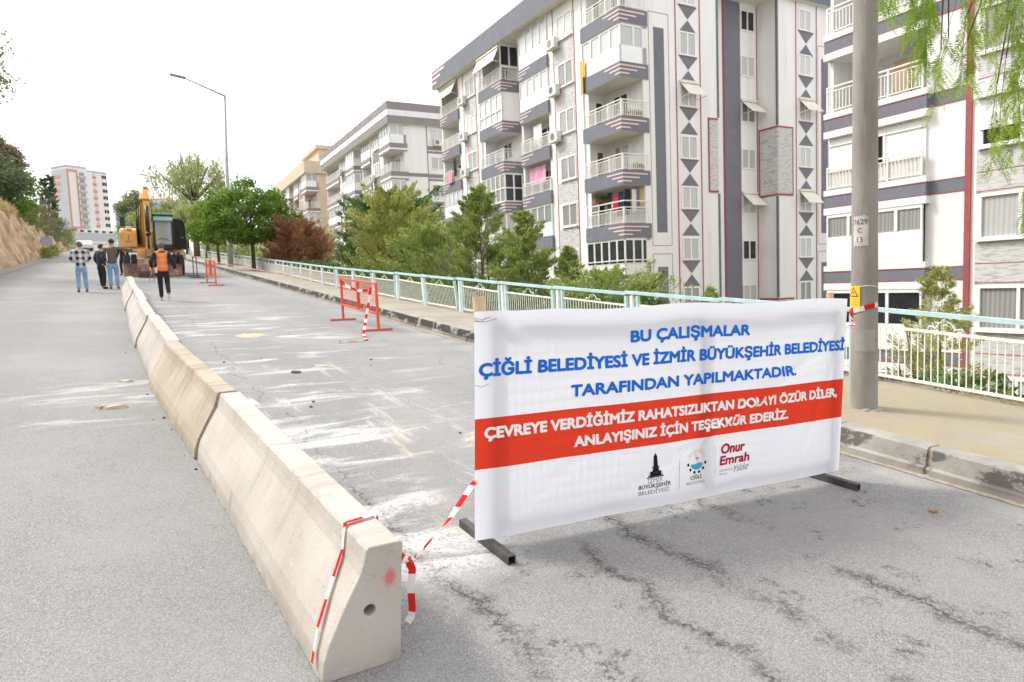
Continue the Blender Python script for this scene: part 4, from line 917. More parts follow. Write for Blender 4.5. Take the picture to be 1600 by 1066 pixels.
for p, q, dn in strands:
    mid = p.lerp(q, 0.5)+Vector((rng.normal(0, .02), rng.normal(0, .02), 0.02))
    b.tube([p-loc, mid-loc, q-loc], [0.0026, 0.002, 0.001], 5, 0)
    near_l = min(limb, key=lambda v: (v-p).length); b.tube([near_l-loc, (near_l.lerp(p, .5)+Vector((0, 0, .08)))-loc, p-loc], [0.012, 0.008, 0.0045], 5)
    ln = (q-p).length; nf = max(3, int(ln/0.040*dn))
    for k in range(nf):
        t = (k+rng.random())/nf if dn > .3 else 1-0.55*rng.random()**1.5
        o = np.array(p.lerp(q, t)); d0 = np.array((q-p).normalized()); rd = rng.normal(size=3); rd[2] = -abs(rd[2])*0.5
        d = d0*0.55+0.75*rd/np.linalg.norm(rd)+np.array([0, 0, -0.35]); d /= np.linalg.norm(d)
        Lf = rng.uniform(0.10, 0.19); npair = int(Lf/0.0125); sd = np.cross(d, rng.normal(size=3)*0.5+np.array(FW)); sd /= np.linalg.norm(sd)
        tt = (np.arange(npair)+0.5)/npair; curve = np.array([0, 0, -0.25])*Lf
        base_ = o+np.outer(tt, d*Lf)+np.outer(tt**2, curve)
        ll = 0.047*np.sin(np.pi*(0.18+0.74*tt))[:, None]; nrm = np.cross(d, sd)
        for sgn in (-1, 1):
            dl = sd*sgn*0.85+d*0.5+rng.normal(0, .10, (npair, 3)); dl /= np.linalg.norm(dl, axis=1, keepdims=True)
            wv = np.cross(dl, nrm); wv /= np.linalg.norm(wv, axis=1, keepdims=True)+1e-9
            Q.append(np.stack([base_, base_+dl*ll*0.45+wv*0.0046, base_+dl*ll, base_+dl*ll*0.45-wv*0.0046], 1))
        ra = base_[0]; rb = base_[-1]; wv = sd*0.0012
        Q.append(np.array([[ra-wv, ra+wv, rb+wv, rb-wv]]))
b.build('trunk', MT['bark'], T)
quads_obj('foliage', np.concatenate(Q)-np.array(loc), LM['pepper'], T)

# ------------------------------------------------------------------ fence
T = thing('railing_fence', 'pale blue and ivory metal railing fence along the pavement edge', 'fence')
hr = MB(); y = 1.25; bays = []
while y < 84:
    ln = 1.62 if y < 50 else 3.6
    bays.append((y, y+ln)); y += ln+0.26
def fz(yv): return gz(KX, yv)+0.16
for k, (y0, y1) in enumerate(bays):
    FH = float(np.interp(y0, [2, 4.7, 9, 14, 19, 25, 34, 50], [0.90, 0.86, 0.81, 0.79, 0.74, 0.69, 0.66, 0.62]))
    sag = rng.normal(0, 0.02) if y0 > 8 else 0; lean = rng.normal(0, 0.03) if y0 > 9 else 0
    P0 = Vector((fence_x(y0), y0, fz(y0))); P1 = Vector((fence_x(y1), y1, fz(y1))); up = Vector((lean, 0, 0)); d = (P1-P0)
    def Q_(t, h): return P0+d*t+Vector((lean*h, 0, h))
    for t in (0, 1):
        b = MB(); b.bar(Q_(t, -0.12), Q_(t, FH-0.04), 0.055, 0.055, up=(0, 1, 0)); b.build('post', MT['fblue'], T)
    if k+1 < len(bays):
        ym = y1+0.13; b = MB(); pm_ = Vector((fence_x(ym), ym, fz(ym))); b.bar(pm_-Vector((0, 0, 0.1)), pm_+Vector((lean*0.7, 0, FH-0.045)), 0.05, 0.07, up=(0, 1, 0)); b.build('ivory_post', MT['fwhite'], T)
    b = MB(); b.bar(Q_(0, FH-0.20), Q_(1, FH-0.20+sag), 0.03, 0.03); b.bar(Q_(0, 0.09), Q_(1, 0.09), 0.03, 0.03)
    nb = 12 if ln < 2 else 22
    for i in range(1, nb): b.bar(Q_(i/nb, 0.09), Q_(i/nb, FH-0.20+sag*i/nb), 0.010, 0.010, up=(0, 1, 0))
    if y0 < 48:
        c = Q_(0.5, FH-0.185)
        dn = d.normalized()
        for sg in (-1, 1):
            b.tube([c+dn*(sg*0.20), c+dn*(sg*0.17)+Vector((0, 0, .05)), c+dn*(sg*0.10)+Vector((0, 0, .035)), c+dn*(sg*0.06)+Vector((0, 0, .10)), c+dn*(sg*0.0)+Vector((0, 0, .125))], 0.009, 5)
    b.build('baluster_panel', MT['fwhite'], T)
    n1 = bays[k+1][0] if k+1 < len(bays) else y1+0.05
    hr.bar(Q_(0, FH), Q_(1, FH), 0.075, 0.05)
    if n1 > y1 and k+1 < len(bays):
        hr.bar(Q_(1, FH), Vector((fence_x(n1), n1, fz(n1)+FH)), 0.075, 0.05)
hr.build('handrail', MT['fblue'], T)

# ------------------------------------------------------------------ lamp posts
mconc, nt, p = new_mat('weathered_post_concrete'); c = coord(nt)
f1 = noise(nt, coord(nt, 'Object', (1, 1, 0.35)), 3.0, 6, 0.65); f2 = noise(nt, coord(nt, 'Object', (6, 6, 0.5)), 2.5, 5, 0.6)
col_ = mixc(nt, ramp(nt, f1, 0.3, 0.7), (0.225, 0.21, 0.185), (0.325, 0.305, 0.275)); col_ = mixc(nt, val(nt, 'MULTIPLY', ramp(nt, f2, 0.55, 0.75), 0.5), col_, (0.125, 0.115, 0.10))
L(nt, col_, p.inputs['Base Color']); p.inputs['Roughness'].default_value = 0.85; L(nt, bump(nt, noise(nt, c, 60, 4), 0.25), p.inputs['Normal'])
PX, PY = 6.40, 3.93; pz = gz(KX, PY)+0.185
T = thing('lamp_post', 'thick grey concrete lamp post with yellow warning plate beside the banner', 'lamp post', (PX, PY, pz))
b = MB(); zz = [-0.2, 0.0, 2.0, 4.0, 6.0, 8.2]; rr = [0.126, 0.125, 0.117, 0.107, 0.095, 0.08]
b.tube([(0, 0, z) for z in zz], rr, 32); pole = b.build('pole', mconc, T)
def pr(z): return float(np.interp(z, zz, rr))
b = MB(); b.tube([(0, 0, 8.1), (-0.4, 0.05, 8.35), (-1.7, 0.1, 8.6)], [0.04, 0.035, 0.03], 10); arm = b.build('arm', MT['metalgrey'], T)
b = MB(); b.box(-2.3, -1.65, -0.06, 0.26, 8.56, 8.68); b.build('lamp_head', MT['metalgrey'], T, bevel=0.03)
FA = math.atan2(-PY, -PX)                  # side of the post facing the camera
def wrap(z0, z1, a0, a1, r_add, n=10, rag=0.0):
    b = MB(); 
    for k in range(n):
        t0, t1 = a0+(a1-a0)*k/n, a0+(a1-a0)*(k+1)/n; j = rng.normal(0, rag, 2) if rag else (0, 0)
        q = [(t0, z0+j[0]), (t1, z0+j[0]), (t1, z1+j[1]), (t0, z1+j[1])]
        b.face([((pr(z)+r_add)*math.cos(t), (pr(z)+r_add)*math.sin(t), z) for t, z in q])
    return b
def post_text(txt, zb, hgt, a_mid, r_add, mat, parent, name, wscale=1.0):
    V_, Fc_ = text_mesh(txt); V_ = V_*hgt
    x0, x1 = V_[:, 0].min(), V_[:, 0].max()
    b = MB(); r = pr(zb)+r_add
    b.v = [(r*math.cos(a_mid+(x-(x0+x1)/2)*wscale/r), r*math.sin(a_mid+(x-(x0+x1)/2)*wscale/r), zb+y_) for x, y_ in V_]
    b.f = [tuple(f) for f in Fc_]; b.m = [0]*len(b.f); b.sm = [False]*len(b.f)
    return b.build(name, mat, parent)
_tc = {}
def text_mesh(s, bold=0.0, shear=0.0, maxlen=0.25):
    """the letters as flat triangles; cap height 1, baseline 0"""
    key = (s, bold, shear)
    if key in _tc: return _tc[key]
    cu = bpy.data.curves.new('lettering', 'FONT'); cu.body = s; cu.size = 1.0; cu.offset = bold; cu.shear = shear; cu.resolution_u = 4; cu.fill_mode = 'FRONT'
    ob = bpy.data.objects.new('lettering', cu); COL.objects.link(ob)
    dg = bpy.context.evaluated_depsgraph_get(); me = bpy.data.meshes.new_from_object(ob.evaluated_get(dg))
    bm = bmesh.new(); bm.from_mesh(me); bmesh.ops.triangulate(bm, faces=bm.faces[:])
    for _ in range(3):
        es = [e for e in bm.edges if e.calc_length() > maxlen]
        if not es: break
        bmesh.ops.subdivide_edges(bm, edges=es, cuts=1); bmesh.ops.triangulate(bm, faces=bm.faces[:])
    V_ = np.array([(v.co.x, v.co.y) for v in bm.verts]); bm.verts.index_update(); Fc_ = [[v.index for v in f.verts] for f in bm.faces]
    bm.free(); bpy.data.objects.remove(ob); bpy.data.meshes.remove(me); bpy.data.curves.remove(cu)
    cap = 0.727                             # cap height of the built-in face per unit size
    _tc[key] = (V_/cap, Fc_); return _tc[key]
MT['ink'] = pm('black_ink', (0.03, 0.03, 0.035), 0.2, 8, 0.7); MT['inkgrey'] = pm('worn_black_paint', (0.09, 0.088, 0.085), 0.3, 20, 0.8)
MT['plate'] = pm('whitewash_patch', (0.52, 0.51, 0.48), 0.14, 14, 0.85, stain=(0.32, 0.31, 0.29), stain_amt=0.6)
MT['sign_y'] = pm('sign_yellow', (0.80, 0.52, 0.035), 0.05, 6, 0.5, stain=(0.62, 0.40, 0.06), stain_amt=0.4)
MT['paleconc'] = pm('pale_cement_patch', (0.31, 0.30, 0.275), 0.10, 5, 0.85)
zN0, zN1 = 1.637, 1.925
patch = wrap(zN0, zN1, FA-0.62-0.30, FA+0.62-0.35, 0.0025, 14, 0.004).build('number_patch', MT['plate'], T)
for s_, zb, h_, da in (('7629', 1.845, 0.052, -0.34), ('C', 1.767, 0.046, -0.36), ('13', 1.672, 0.054, -0.36)): post_text(s_, zb, h_, FA+da, 0.0045, MT['inkgrey'], patch, 'number')
wrap(0.60, 0.82, FA-0.75, FA+0.9, 0.002, 14).build('cement_patch', MT['paleconc'], T)
# yellow plate bent round the left of the post
zs0, zs1 = 1.035, 1.250
plate = wrap(zs0, zs1, FA-1.45, FA-0.30, 0.008, 12).build('warning_plate', MT['sign_y'], T)
am = FA-0.86
def on_plate(pts, r=0.0105):
    return [((pr(1.45)+r)*math.cos(am+x/0.14), (pr(1.45)+r)*math.sin(am+x/0.14), z) for x, z in pts]
b = MB(); tri = [(-0.062, 1.143), (0.062, 1.143), (0.0, 1.240)]; tin = [(-0.046, 1.152), (0.046, 1.152), (0.0, 1.224)]
def lp(p, q, t): return (p[0]+(q[0]-p[0])*t, p[1]+(q[1]-p[1])*t)
for i in range(3):
    j = (i+1) % 3
    for q in range(8): b.face(on_plate([lp(tri[i], tri[j], q/8), lp(tri[i], tri[j], (q+1)/8), lp(tin[i], tin[j], (q+1)/8), lp(tin[i], tin[j], q/8)]))
b.face(on_plate([(0.004, 1.213), (-0.012, 1.181), (0.0, 1.184), (-0.004, 1.157), (0.013, 1.189), (0.002, 1.187)])); b.build('hazard_triangle', MT['ink'], plate)
MT['signink'] = pm('faded_sign_ink', (0.42, 0.25, 0.03), 0.2, 9, 0.7)
for s_, zb, w_ in (('DİKKAT', 1.113, 0.014), ('ÖLÜM', 1.087, 0.015), ('TEHLİKESİ', 1.059, 0.013)): post_text(s_, zb, w_, am, 0.0105, MT['signink'], plate, 'lettering')
b = MB(); b.tube([((pr(1.5)+.004)*math.cos(t), (pr(1.5)+.004)*math.sin(t), 1.235+0.012*math.sin(t*2)) for t in np.linspace(FA-1.5, FA+1.6, 16)], 0.0035, 5); b.build('wire_tie', MT['pvc'], T)
b = MB()
for k in range(7):
    a = FA+0.1+k*0.22; r = 0.125+0.02*rng.random(); b.box(r*math.cos(a)-0.04, r*math.cos(a)+0.04, r*math.sin(a)-0.03, r*math.sin(a)+0.03, -0.02, 0.008+0.030*rng.random())
b.build('cement_collar', MT['paleconc'], T, bevel=0.02)
# street lamps farther on
def street_lamp(label, x, y, h, arm_l, rise, grp):
    T = thing('street_lamp', label, 'street lamp', (x, y, gz(KX, y)+0.16), 0, grp)
    b = MB(); b.tube([(0, 0, -0.2), (0.08, 0, 3.4), (0.08, 0, 3.42), (0.21, 0, 6.6), (0.21, 0, 6.62), (0.37, 0, h)], [0.16, 0.15, 0.125, 0.11, 0.09, 0.07], 12); b.build('pole', MT['metalgrey'], T)
    b = MB(); b.tube([(0.37, 0, h-0.05), (0.37-arm_l, 0, h+rise)], [0.055, 0.04], 8); b.build('arm', MT['metalgrey'], T)
    b = MB(); e = Vector((0.37-arm_l, 0, h+rise)); b.bar(e+Vector((0.1, 0, 0)), e+Vector((-0.75, 0, 0.12)), 0.26, 0.12); b.build('lamp_head', MT['metalgrey'], T, bevel=0.03)
    return T
s1 = street_lamp('tall grey street lamp rising behind the round trees, the nearer one', 6.2, 44.0, 10.3, 2.15, 0.75, 'street lamps with one arm')
b = MB(); F_ = FR((0, -0.155, 0), (1, 0, 0), (0, -1, 0)); fbox(b, F_, -0.17, 0.17, 1.35, 2.0, 0, 0.02); fbox(b, F_, -0.15, 0.16, 2.05, 2.5, 0, 0.015); b.build('paper_notice', pm('notice_paper', (0.62, 0.66, 0.72), 0.2, 3, 0.8), s1)
street_lamp('small far street lamp above the digger, the farther one', 6.2, 90, 8.6, 2.4, 0.5, 'street lamps with one arm')

# ------------------------------------------------------------------ concrete barriers
def barrier_mesh(seed, ln, bore):
    r = np.random.default_rng(seed); prof = [(0.0, 0.0), (0.012, 0.09), (0.035, 0.165), (0.10, 0.295), (0.172, 0.425), (0.187, 0.47), (0.20, 0.528), (0.212, 0.54), (0.348, 0.54), (0.362, 0.528), (0.358, 0.40), (0.355, 0.22), (0.352, 0.06), (0.350, 0.0)]
    ny = int(ln/0.045); m = len(prof); b = MB()
    for j in range(ny+1):
        y = ln*j/ny
        for i, (x, z) in enumerate(prof):
            amp = 0.0011; dx, dz = r.normal(0, amp), r.normal(0, amp)
            if i in (1, 0) and r.random() < 0.05: dx += r.uniform(0.004, 0.016)
            if i in (6, 7) and (r.random() < 0.025 or 1.02 < y < 1.15): dx += r.uniform(0.003, 0.010); dz -= r.uniform(0.002, 0.009)
            if i in (0, m-1): dz = r.uniform(-0.01, 0.004)
            b.v.append((x+dx, min(max(y+(r.normal(0, .003) if j in (0, ny) else 0), 0), ln), z+dz))
    for j in range(ny):
        for i in range(m):
            k = (i+1) % m; b.f.append((j*m+i, (j+1)*m+i, (j+1)*m+k, j*m+k)); b.m.append(0); b.sm.append(False)
    b.f.append(tuple(range(m))); b.m.append(0); b.sm.append(False)
    b.f.append(tuple(ny*m+i for i in reversed(range(m)))); b.m.append(0); b.sm.append(False)
    o = b.build('concrete_barrier', MT['barrier'])
    if bore:
        c = MB(); c.tube([(0.212, -0.1, 0.262), (0.212, 0.22, 0.262)], 0.026, 20, smooth=False); co = c.build('cutter', MT['bore'])
        md = o.modifiers.new('b', 'BOOLEAN'); md.object = co; md.solver = 'EXACT'
        dg = bpy.context.evaluated_depsgraph_get(); me = bpy.data.meshes.new_from_object(o.evaluated_get(dg)); o.modifiers.clear(); o.data = me
        bpy.data.objects.remove(co)
    bv = o.modifiers.new('bevel', 'BEVEL'); bv.width = 0.006; bv.segments = 2; bv.limit_method = 'ANGLE'; bv.angle_limit = R_(50)
    return o
bx_ = [0.60, 0.47, 0.28, 0.22, 0.19, 0.18, 0.17, 0.16]; by_ = [2.66+3.36*k for k in range(8)]
blab = ['nearest pale concrete barrier with a red paint mark and a round hole in its end',
        'brown stained concrete barrier, second from the camera in the row', 'pale grey concrete barrier, third from the camera in the row',
        'concrete barrier, fourth from the camera, left of the orange vest worker', 'concrete barrier, fifth from the camera, beside the three walking men',
        'small looking concrete barrier, second to last at the far end of the row', 'last concrete barrier at the far end of the row, before the digger']
protos = [barrier_mesh(3, 3.33, True), barrier_mesh(8, 3.33, False)]
for k in range(7):
    o = protos[k] if k < 2 else protos[1].copy()
    if k >= 2: COL.objects.link(o)
    p0 = Vector((bx_[k], by_[k], gz(bx_[k], by_[k]))); p1 = Vector((bx_[k+1], by_[k+1], gz(bx_[k+1], by_[k+1]))); yv = (p1-p0).normalized()
    xv = Vector((1, 0, GA)); xv = (xv-yv*xv.dot(yv)).normalized(); zv = xv.cross(yv)
    o.matrix_world = Matrix.Translation(p0+Vector(((0, -.016, .014, -.014, .016, -.012, .01)[k], 0, 0.004))) @ Matrix((xv, yv, zv)).transposed().to_4x4()
    tag(o, blab[k], 'barrier', 'concrete barriers in a row along the middle of the road')
bb = [o for o in bpy.data.objects if o.get('label') == blab[1]][0]; bb.data = bb.data.copy(); bb.data.materials[0] = barrier_mat(False, True)
protos[0].data.materials.clear(); protos[0].data.materials.append(barrier_mat(True))
if len(protos[0].data.materials) == 1: protos[0].data.materials.append(MT['bore'])

# ------------------------------------------------------------------ banner on its stand
TL, TR, BR, BL = Vector((1.776, 3.44, 1.655)), Vector((4.896, 3.16, 1.589)), Vector((4.80, 3.16, 0.245)), Vector((1.712, 3.44, 0.304))
BW, BH = 3.2, 1.36
nrm = (TR-TL).cross(BL-TL).normalized()
if nrm.y > 0: nrm = -nrm
def wr(u, v):      # the folds, metres towards the camera
    s = u/BW; t = v/BH
    w = 0.012
    def ridge(u0, v0, ang, sig, amp, length):
        a = R_(ang); du, dv = u-u0, v-v0; q = -du*math.sin(a)+dv*math.cos(a); p_ = du*math.cos(a)+dv*math.sin(a)
        return amp*math.exp(-(q/sig)**2)*math.exp(-(p_/length)**2)
    w += ridge(2.15, 0.58, 24, 0.036, 0.020, 0.55)+ridge(2.10, 0.53, 24, 0.025, -0.012, 0.45)+ridge(1.75, 0.47, 22, 0.035, -0.010, 0.5)+ridge(2.6, 0.83, 20, 0.03, 0.010, 0.5)+ridge(1.45, 0.33, 25, 0.05, 0.011, 0.4)
    w += ridge(0.55, 0.30, 30, 0.045, 0.007, 0.5)+ridge(0.30, 1.18, -42, 0.05, 0.012, 0.35)+ridge(2.95, 0.60, 62, 0.04, 0.012, 0.35)+ridge(2.85, 1.0, 35, 0.04, 0.009, 0.4)
    w += ridge(1.0, 0.97, 8, 0.05, 0.006, 0.7)+ridge(2.4, 1.22, -8, 0.06, 0.007, 0.6)+ridge(0.9, 0.12, 12, 0.05, 0.005, 0.5)+ridge(2.2, 0.18, 10, 0.06, 0.005, 0.7)
    w += 0.006*math.sin(u*5.1+v*2.2)+0.002*math.sin(u*11.3-v*5)
    w *= 1-0.5*math.exp(-((u/0.12)**2))
    return w+0.012*math.sin(math.pi*s)*(1-t)
def BP(u, v, lift=0.0):
    s, t = u/BW, v/BH
    top = TL.lerp(TR, s); bot = BL.lerp(BR, s)
    edge = 0.010*math.sin(s*math.pi*5)*(t**6) - 0.012*math.exp(-((s-0.1)/0.06)**2)*(t**8)
    return bot.lerp(top, t)+nrm*(wr(u, v)+lift+0.004)+Vector((0, 0, edge))
BAN = thing('banner', 'white and red printed roadworks banner tied to a low stand', 'banner', (1.72, 3.44, gz(1.72, 3.44)))
Bo = Vector(BAN.location)
us = np.linspace(0, BW, 301); vsb = np.concatenate([np.linspace(0, 0.425, 44), np.linspace(0.425, 0.728, 36)[1:], np.linspace(0.728, BH, 64)[1:]])
b = MB(); b.v = [tuple(BP(u, v)-Bo) for v in vsb for u in us]; nu = len(us)
for j in range(len(vsb)-1):
    for i in range(nu-1):
        b.f.append((j*nu+i, j*nu+i+1, (j+1)*nu+i+1, (j+1)*nu+i)); b.m.append(1 if 0.424 < vsb[j] < 0.727 else 0); b.sm.append(True)
MT['banw'] = fabric('banner_white', (0.79, 0.80, 0.85), 0.40, 0.015); MT['banr'] = fabric('banner_red', (0.68, 0.055, 0.028), 0.38, 0.03)
sheet_ = b.build('printed_sheet', [MT['banw'], MT['banr']], BAN)
MT['tblue'] = fabric('print_blue', (0.028, 0.19, 0.72), 0.2); MT['twhite'] = fabric('print_white', (0.90, 0.90, 0.90), 0.08)
MT['tblack'] = fabric('print_black', (0.02, 0.022, 0.035), 0.2); MT['tgrey'] = fabric('print_grey', (0.17, 0.18, 0.21), 0.25); MT['tred'] = fabric('print_crimson', (0.56, 0.03, 0.055), 0.3)
MT['tgold'] = fabric('print_gold', (0.72, 0.58, 0.22), 0.3); MT['tpink'] = fabric('print_pink', (0.78, 0.22, 0.32), 0.3); MT['tcyan'] = fabric('print_cyan', (0.10, 0.42, 0.62), 0.3)
def print_text(s, u0, u1, v0, cap, mat, bold=0.0, shear=0.0, v1=None, parent=None, name='lettering', lift=0.0032, heavy=0.0):
    V_, Fc_ = text_mesh(s, bold, shear, 0.13); x0, x1 = V_[:, 0].min(), V_[:, 0].max(); v1 = v0 if v1 is None else v1
    b = MB(); k_ = heavy*cap
    for q, (du, dv) in enumerate([(0, 0)]+[(math.cos(R_(45*i)), 0.8*math.sin(R_(45*i))) for i in range(8)] if heavy else [(0, 0)]):
        n0 = len(b.v)
        for x, y_ in V_:
            t = (x-x0)/(x1-x0); b.v.append(tuple(BP(u0+k_+(u1-u0-2*k_)*t+du*k_, v0+(v1-v0)*t+y_*cap*(1-1.6*heavy)+(dv+.8)*k_, lift+q*0.00018)-Bo))
        b.f += [tuple(n0+i for i in f) for f in Fc_]
    b.m = [0]*len(b.f); b.sm = [True]*len(b.f)
    return b.build(name, mat, parent or BAN)
print_text('BU ÇALIŞMALAR', 1.11, 2.17, 1.125, 0.085, MT['tblue'], 0.0, heavy=0.072)
print_text('ÇİĞLİ BELEDİYESİ VE İZMİR BÜYÜKŞEHİR BELEDİYESİ', 0.025, 3.192, 0.975, 0.086, MT['tblue'], 0.0, 0, 0.955, heavy=0.072)
print_text('TARAFINDAN YAPILMAKTADIR.', 0.66, 2.645, 0.803, 0.082, MT['tblue'], 0.0, 0, 0.798, heavy=0.072)
print_text('ÇEVREYE VERDİĞİMİZ RAHATSIZLIKTAN DOLAYI ÖZÜR DİLER,', 0.06, 3.13, 0.604, 0.074, MT['twhite'], 0.0, 0, 0.594, heavy=0.072)
print_text('ANLAYIŞINIZ İÇİN TEŞEKKÜR EDERİZ.', 0.69, 2.58, 0.482, 0.072, MT['twhite'], 0.0, 0, 0.476, heavy=0.072)
print_text('İZMİR', 1.262, 1.392, 0.174, 0.030, MT['tgrey'], 0.0)
print_text('BÜYÜKŞEHİR', 1.192, 1.465, 0.137, 0.029, MT['tblack'], 0.0, heavy=0.02)
print_text('BELEDİYESİ', 1.195, 1.450, 0.098, 0.026, MT['tgrey'], 0.0)
print_text('ÇİĞLİ', 1.640, 1.742, 0.144, 0.023, MT['tblack'], 0.0, heavy=0.03)
print_text('BELEDİYESİ', 1.604, 1.770, 0.111, 0.017, MT['tgrey'], 0)
print_text('Onur', 1.925, 2.160, 0.285, 0.078, MT['tred'], 0.0, 0.12, heavy=0.06)
print_text('Emrah', 1.912, 2.205, 0.206, 0.070, MT['tred'], 0.0, 0.12, heavy=0.06)
print_text('Yıldız', 2.050, 2.200, 0.140, 0.050, MT['tgrey'], 0.0, 0.45, 0.150)
print_text('Çiğli Belediye', 1.912, 2.040, 0.163, 0.013, MT['tgrey'], 0.0)
print_text('Başkanı', 1.912, 1.985, 0.138, 0.013, MT['tgrey'], 0.0)
def print_poly(polys, mat, name, parent=None):
    b = MB()
    for q in polys: b.face([BP(u, v, 0.002)-Bo for u, v in q])
    return b.build(name, mat, parent or BAN)
# clock tower emblem
cx = 1.328
print_poly([[(cx-.075, .206), (cx+.075, .206), (cx+.075, .213), (cx-.075, .213)], [(cx-.052, .214), (cx+.052, .214), (cx+.046, .240), (cx-.046, .240)], [(cx-.058, .240), (cx+.058, .240), (cx+.04, .251), (cx-.04, .251)],
            [(cx-.028, .251), (cx+.028, .251), (cx+.022, .272), (cx-.022, .272)], [(cx-.034, .272), (cx+.034, .272), (cx+.024, .281), (cx-.024, .281)], [(cx-.018, .281), (cx+.018, .281), (cx+.014, .345), (cx-.014, .345)], [(cx-.017, .345), (cx+.017, .345), (cx+.006, .362), (cx-.006, .362)], [(cx-.004, .362), (cx+.004, .362), (cx, .374)],
            [(cx-.060, .214), (cx-.052, .214), (cx-.056, .236), (cx-.060, .230)], [(cx+.052, .214), (cx+.060, .214), (cx+.060, .230), (cx+.056, .236)]], MT['tblack'], 'tower_emblem')
print_poly([[(1.539, .095), (1.5415, .095), (1.5415, .378), (1.539, .378)]], MT['tblack'], 'divider_line')
print_poly([[(1.872, .150), (1.8735, .150), (1.8735, .360), (1.872, .360)]], MT['tgrey'], 'divider_line')
ex_, ez_ = 1.700, 0.268
rays = []
for k in range(11):
    a = R_(18+k*14.4); r0, r1, w = 0.062, 0.092+0.026*math.sin(math.pi*k/10), 0.0035
    d = (math.cos(a), math.sin(a)); n_ = (-d[1]*w, d[0]*w); rays.append([(ex_+d[0]*r0-n_[0], ez_+d[1]*r0-n_[1]), (ex_+d[0]*r1, ez_+d[1]*r1), (ex_+d[0]*r0+n_[0], ez_+d[1]*r0+n_[1])])
em = print_poly(rays, MT['tgold'], 'sun_emblem')
sq = []
for k in range(6):
    a = R_(180+14+k*30.4); d = (math.cos(a), math.sin(a)); t = (-d[1], d[0]); r0, r1, w = 0.072, 0.090, 0.010
    sq.append([(ex_+d[0]*r0-t[0]*w, ez_+d[1]*r0-t[1]*w), (ex_+d[0]*r1-t[0]*w, ez_+d[1]*r1-t[1]*w), (ex_+d[0]*r1+t[0]*w, ez_+d[1]*r1+t[1]*w), (ex_+d[0]*r0+t[0]*w, ez_+d[1]*r0+t[1]*w)])
print_poly(sq, MT['tblack'], 'cog_teeth', em)
print_poly([[(ex_-.055, ez_-.020)]+[(ex_+.058*math.cos(a), ez_-.012+.050*math.sin(a)) for a in np.linspace(R_(190), R_(350), 9)]+[(ex_+.055, ez_-.020), (ex_+.02, ez_-.013), (ex_-.02, ez_-.022)]], MT['tcyan'], 'water_emblem', em)
print_poly([[(ex_+.018*math.cos(a)+.004, ez_+.018+.010*math.sin(a)) for a in np.linspace(0, 2*math.pi, 10)[:-1]], [(ex_-.012, ez_+.018), (ex_-.008, ez_+.022), (ex_-.002, ez_+.045), (ex_-.007, ez_+.046)], [(ex_-.007, ez_+.046), (ex_-.002, ez_+.045), (ex_-.012, ez_+.055), (ex_-.018, ez_+.048)], [(ex_+.003, ez_-.012), (ex_+.006, ez_-.012), (ex_+.007, ez_+.010), (ex_+.004, ez_+.010)]], MT['tpink'], 'bird_emblem', em)
# the stand behind it
ST = thing('banner_stand', 'dark steel stand with wire mesh and two foot bars carrying the banner', 'stand', (1.72, 3.44, gz(1.72, 3.44))); So = Vector(ST.location)
def SP(u, v, back): return BP0(u, v)-nrm*back-So
def BP0(u, v):
    s, t = u/BW, v/BH; return BL.lerp(BR, s).lerp(TL.lerp(TR, s), t)
for u_ in (0.10, 1.72, 3.06):
    b = MB(); q = SP(u_, 0, 0.045); gl = gz(q.x+So.x, q.y+So.y)-So.z; b.bar((q.x, q.y, gl+0.03), SP(u_, 1.33, 0.045), 0.045, 0.045, up=(0, 1, 0)) if u_ != 1.72 else b.bar(SP(u_, 0.10, 0.045), SP(u_, 1.31, 0.045), 0.045, 0.045, up=(0, 1, 0))
    b.build('post', MT['steel_dark'], ST)
for v_ in (0.14, 1.30):
    b = MB(); b.bar(SP(0.12, v_, 0.047), SP(3.05, v_, 0.047), 0.04, 0.04); b.build('cross_bar', MT['steel_dark'], ST)
b = MB()
for k in range(1, 50): b.bar(SP(0.12+2.92*k/50, 0.15, 0.016), SP(0.12+2.92*k/50, 1.29, 0.016), 0.0042, 0.003, up=(0, 1, 0))
for k in range(1, 15): b.bar(SP(0.12, 0.15+1.14*k/15, 0.013), SP(3.05, 0.15+1.14*k/15, 0.013), 0.003, 0.0042)
b.build('wire_mesh', MT['metalgrey'], ST)
for u_, f0, f1 in ((0.10, (1.765, 3.80), (1.755, 3.18)), (3.06, (4.575, 3.30), (4.70, 2.86))):
    q = SP(u_, 0, 0.045)+So
    if u_ > 1: f0, f1 = (q.x-0.04, q.y+0.32), (q.x+0.02, q.y-0.30)
    else: f0, f1 = (q.x-0.01, q.y+0.30), (q.x+0.0, q.y-0.30)
    p0 = Vector((*f0, gz(*f0)+0.027)); p1 = Vector((*f1, gz(*f1)+0.027))
    b = MB(); w = 0.025; d = (p1-p0).normalized(); a = d.cross(Vector((0, 0, 1))).normalized()*w; z = a.cross(d).normalized()*w
    for (s0, s1), (t0, t1) in (((-1, 1), (-1, -.84)), ((-1, 1), (.84, 1)), ((-1, -.84), (-.84, .84)), ((.84, 1), (-.84, .84))):   # hollow square tube
        c = [p0+a*s0+z*t0, p1+a*s0+z*t0, p1+a*s1+z*t0, p0+a*s1+z*t0, p0+a*s0+z*t1, p1+a*s0+z*t1, p1+a*s1+z*t1, p0+a*s1+z*t1]; b.hexa([x-So for x in c])
    b.build('foot_bar', MT['steel_dark'], ST)
for u_, v_, w_, h_ in ((0.075, 1.30, 0.075, 0.145), (3.12, 1.30, 0.06, 0.11)):
    b = MB(); c = SP(u_, v_, 0.075); b.box(c.x-w_/2, c.x+w_/2, c.y-0.012, c.y+0.012, c.z, c.z+h_); b.build('wooden_slat', MT['wood'], ST)
b = MB()
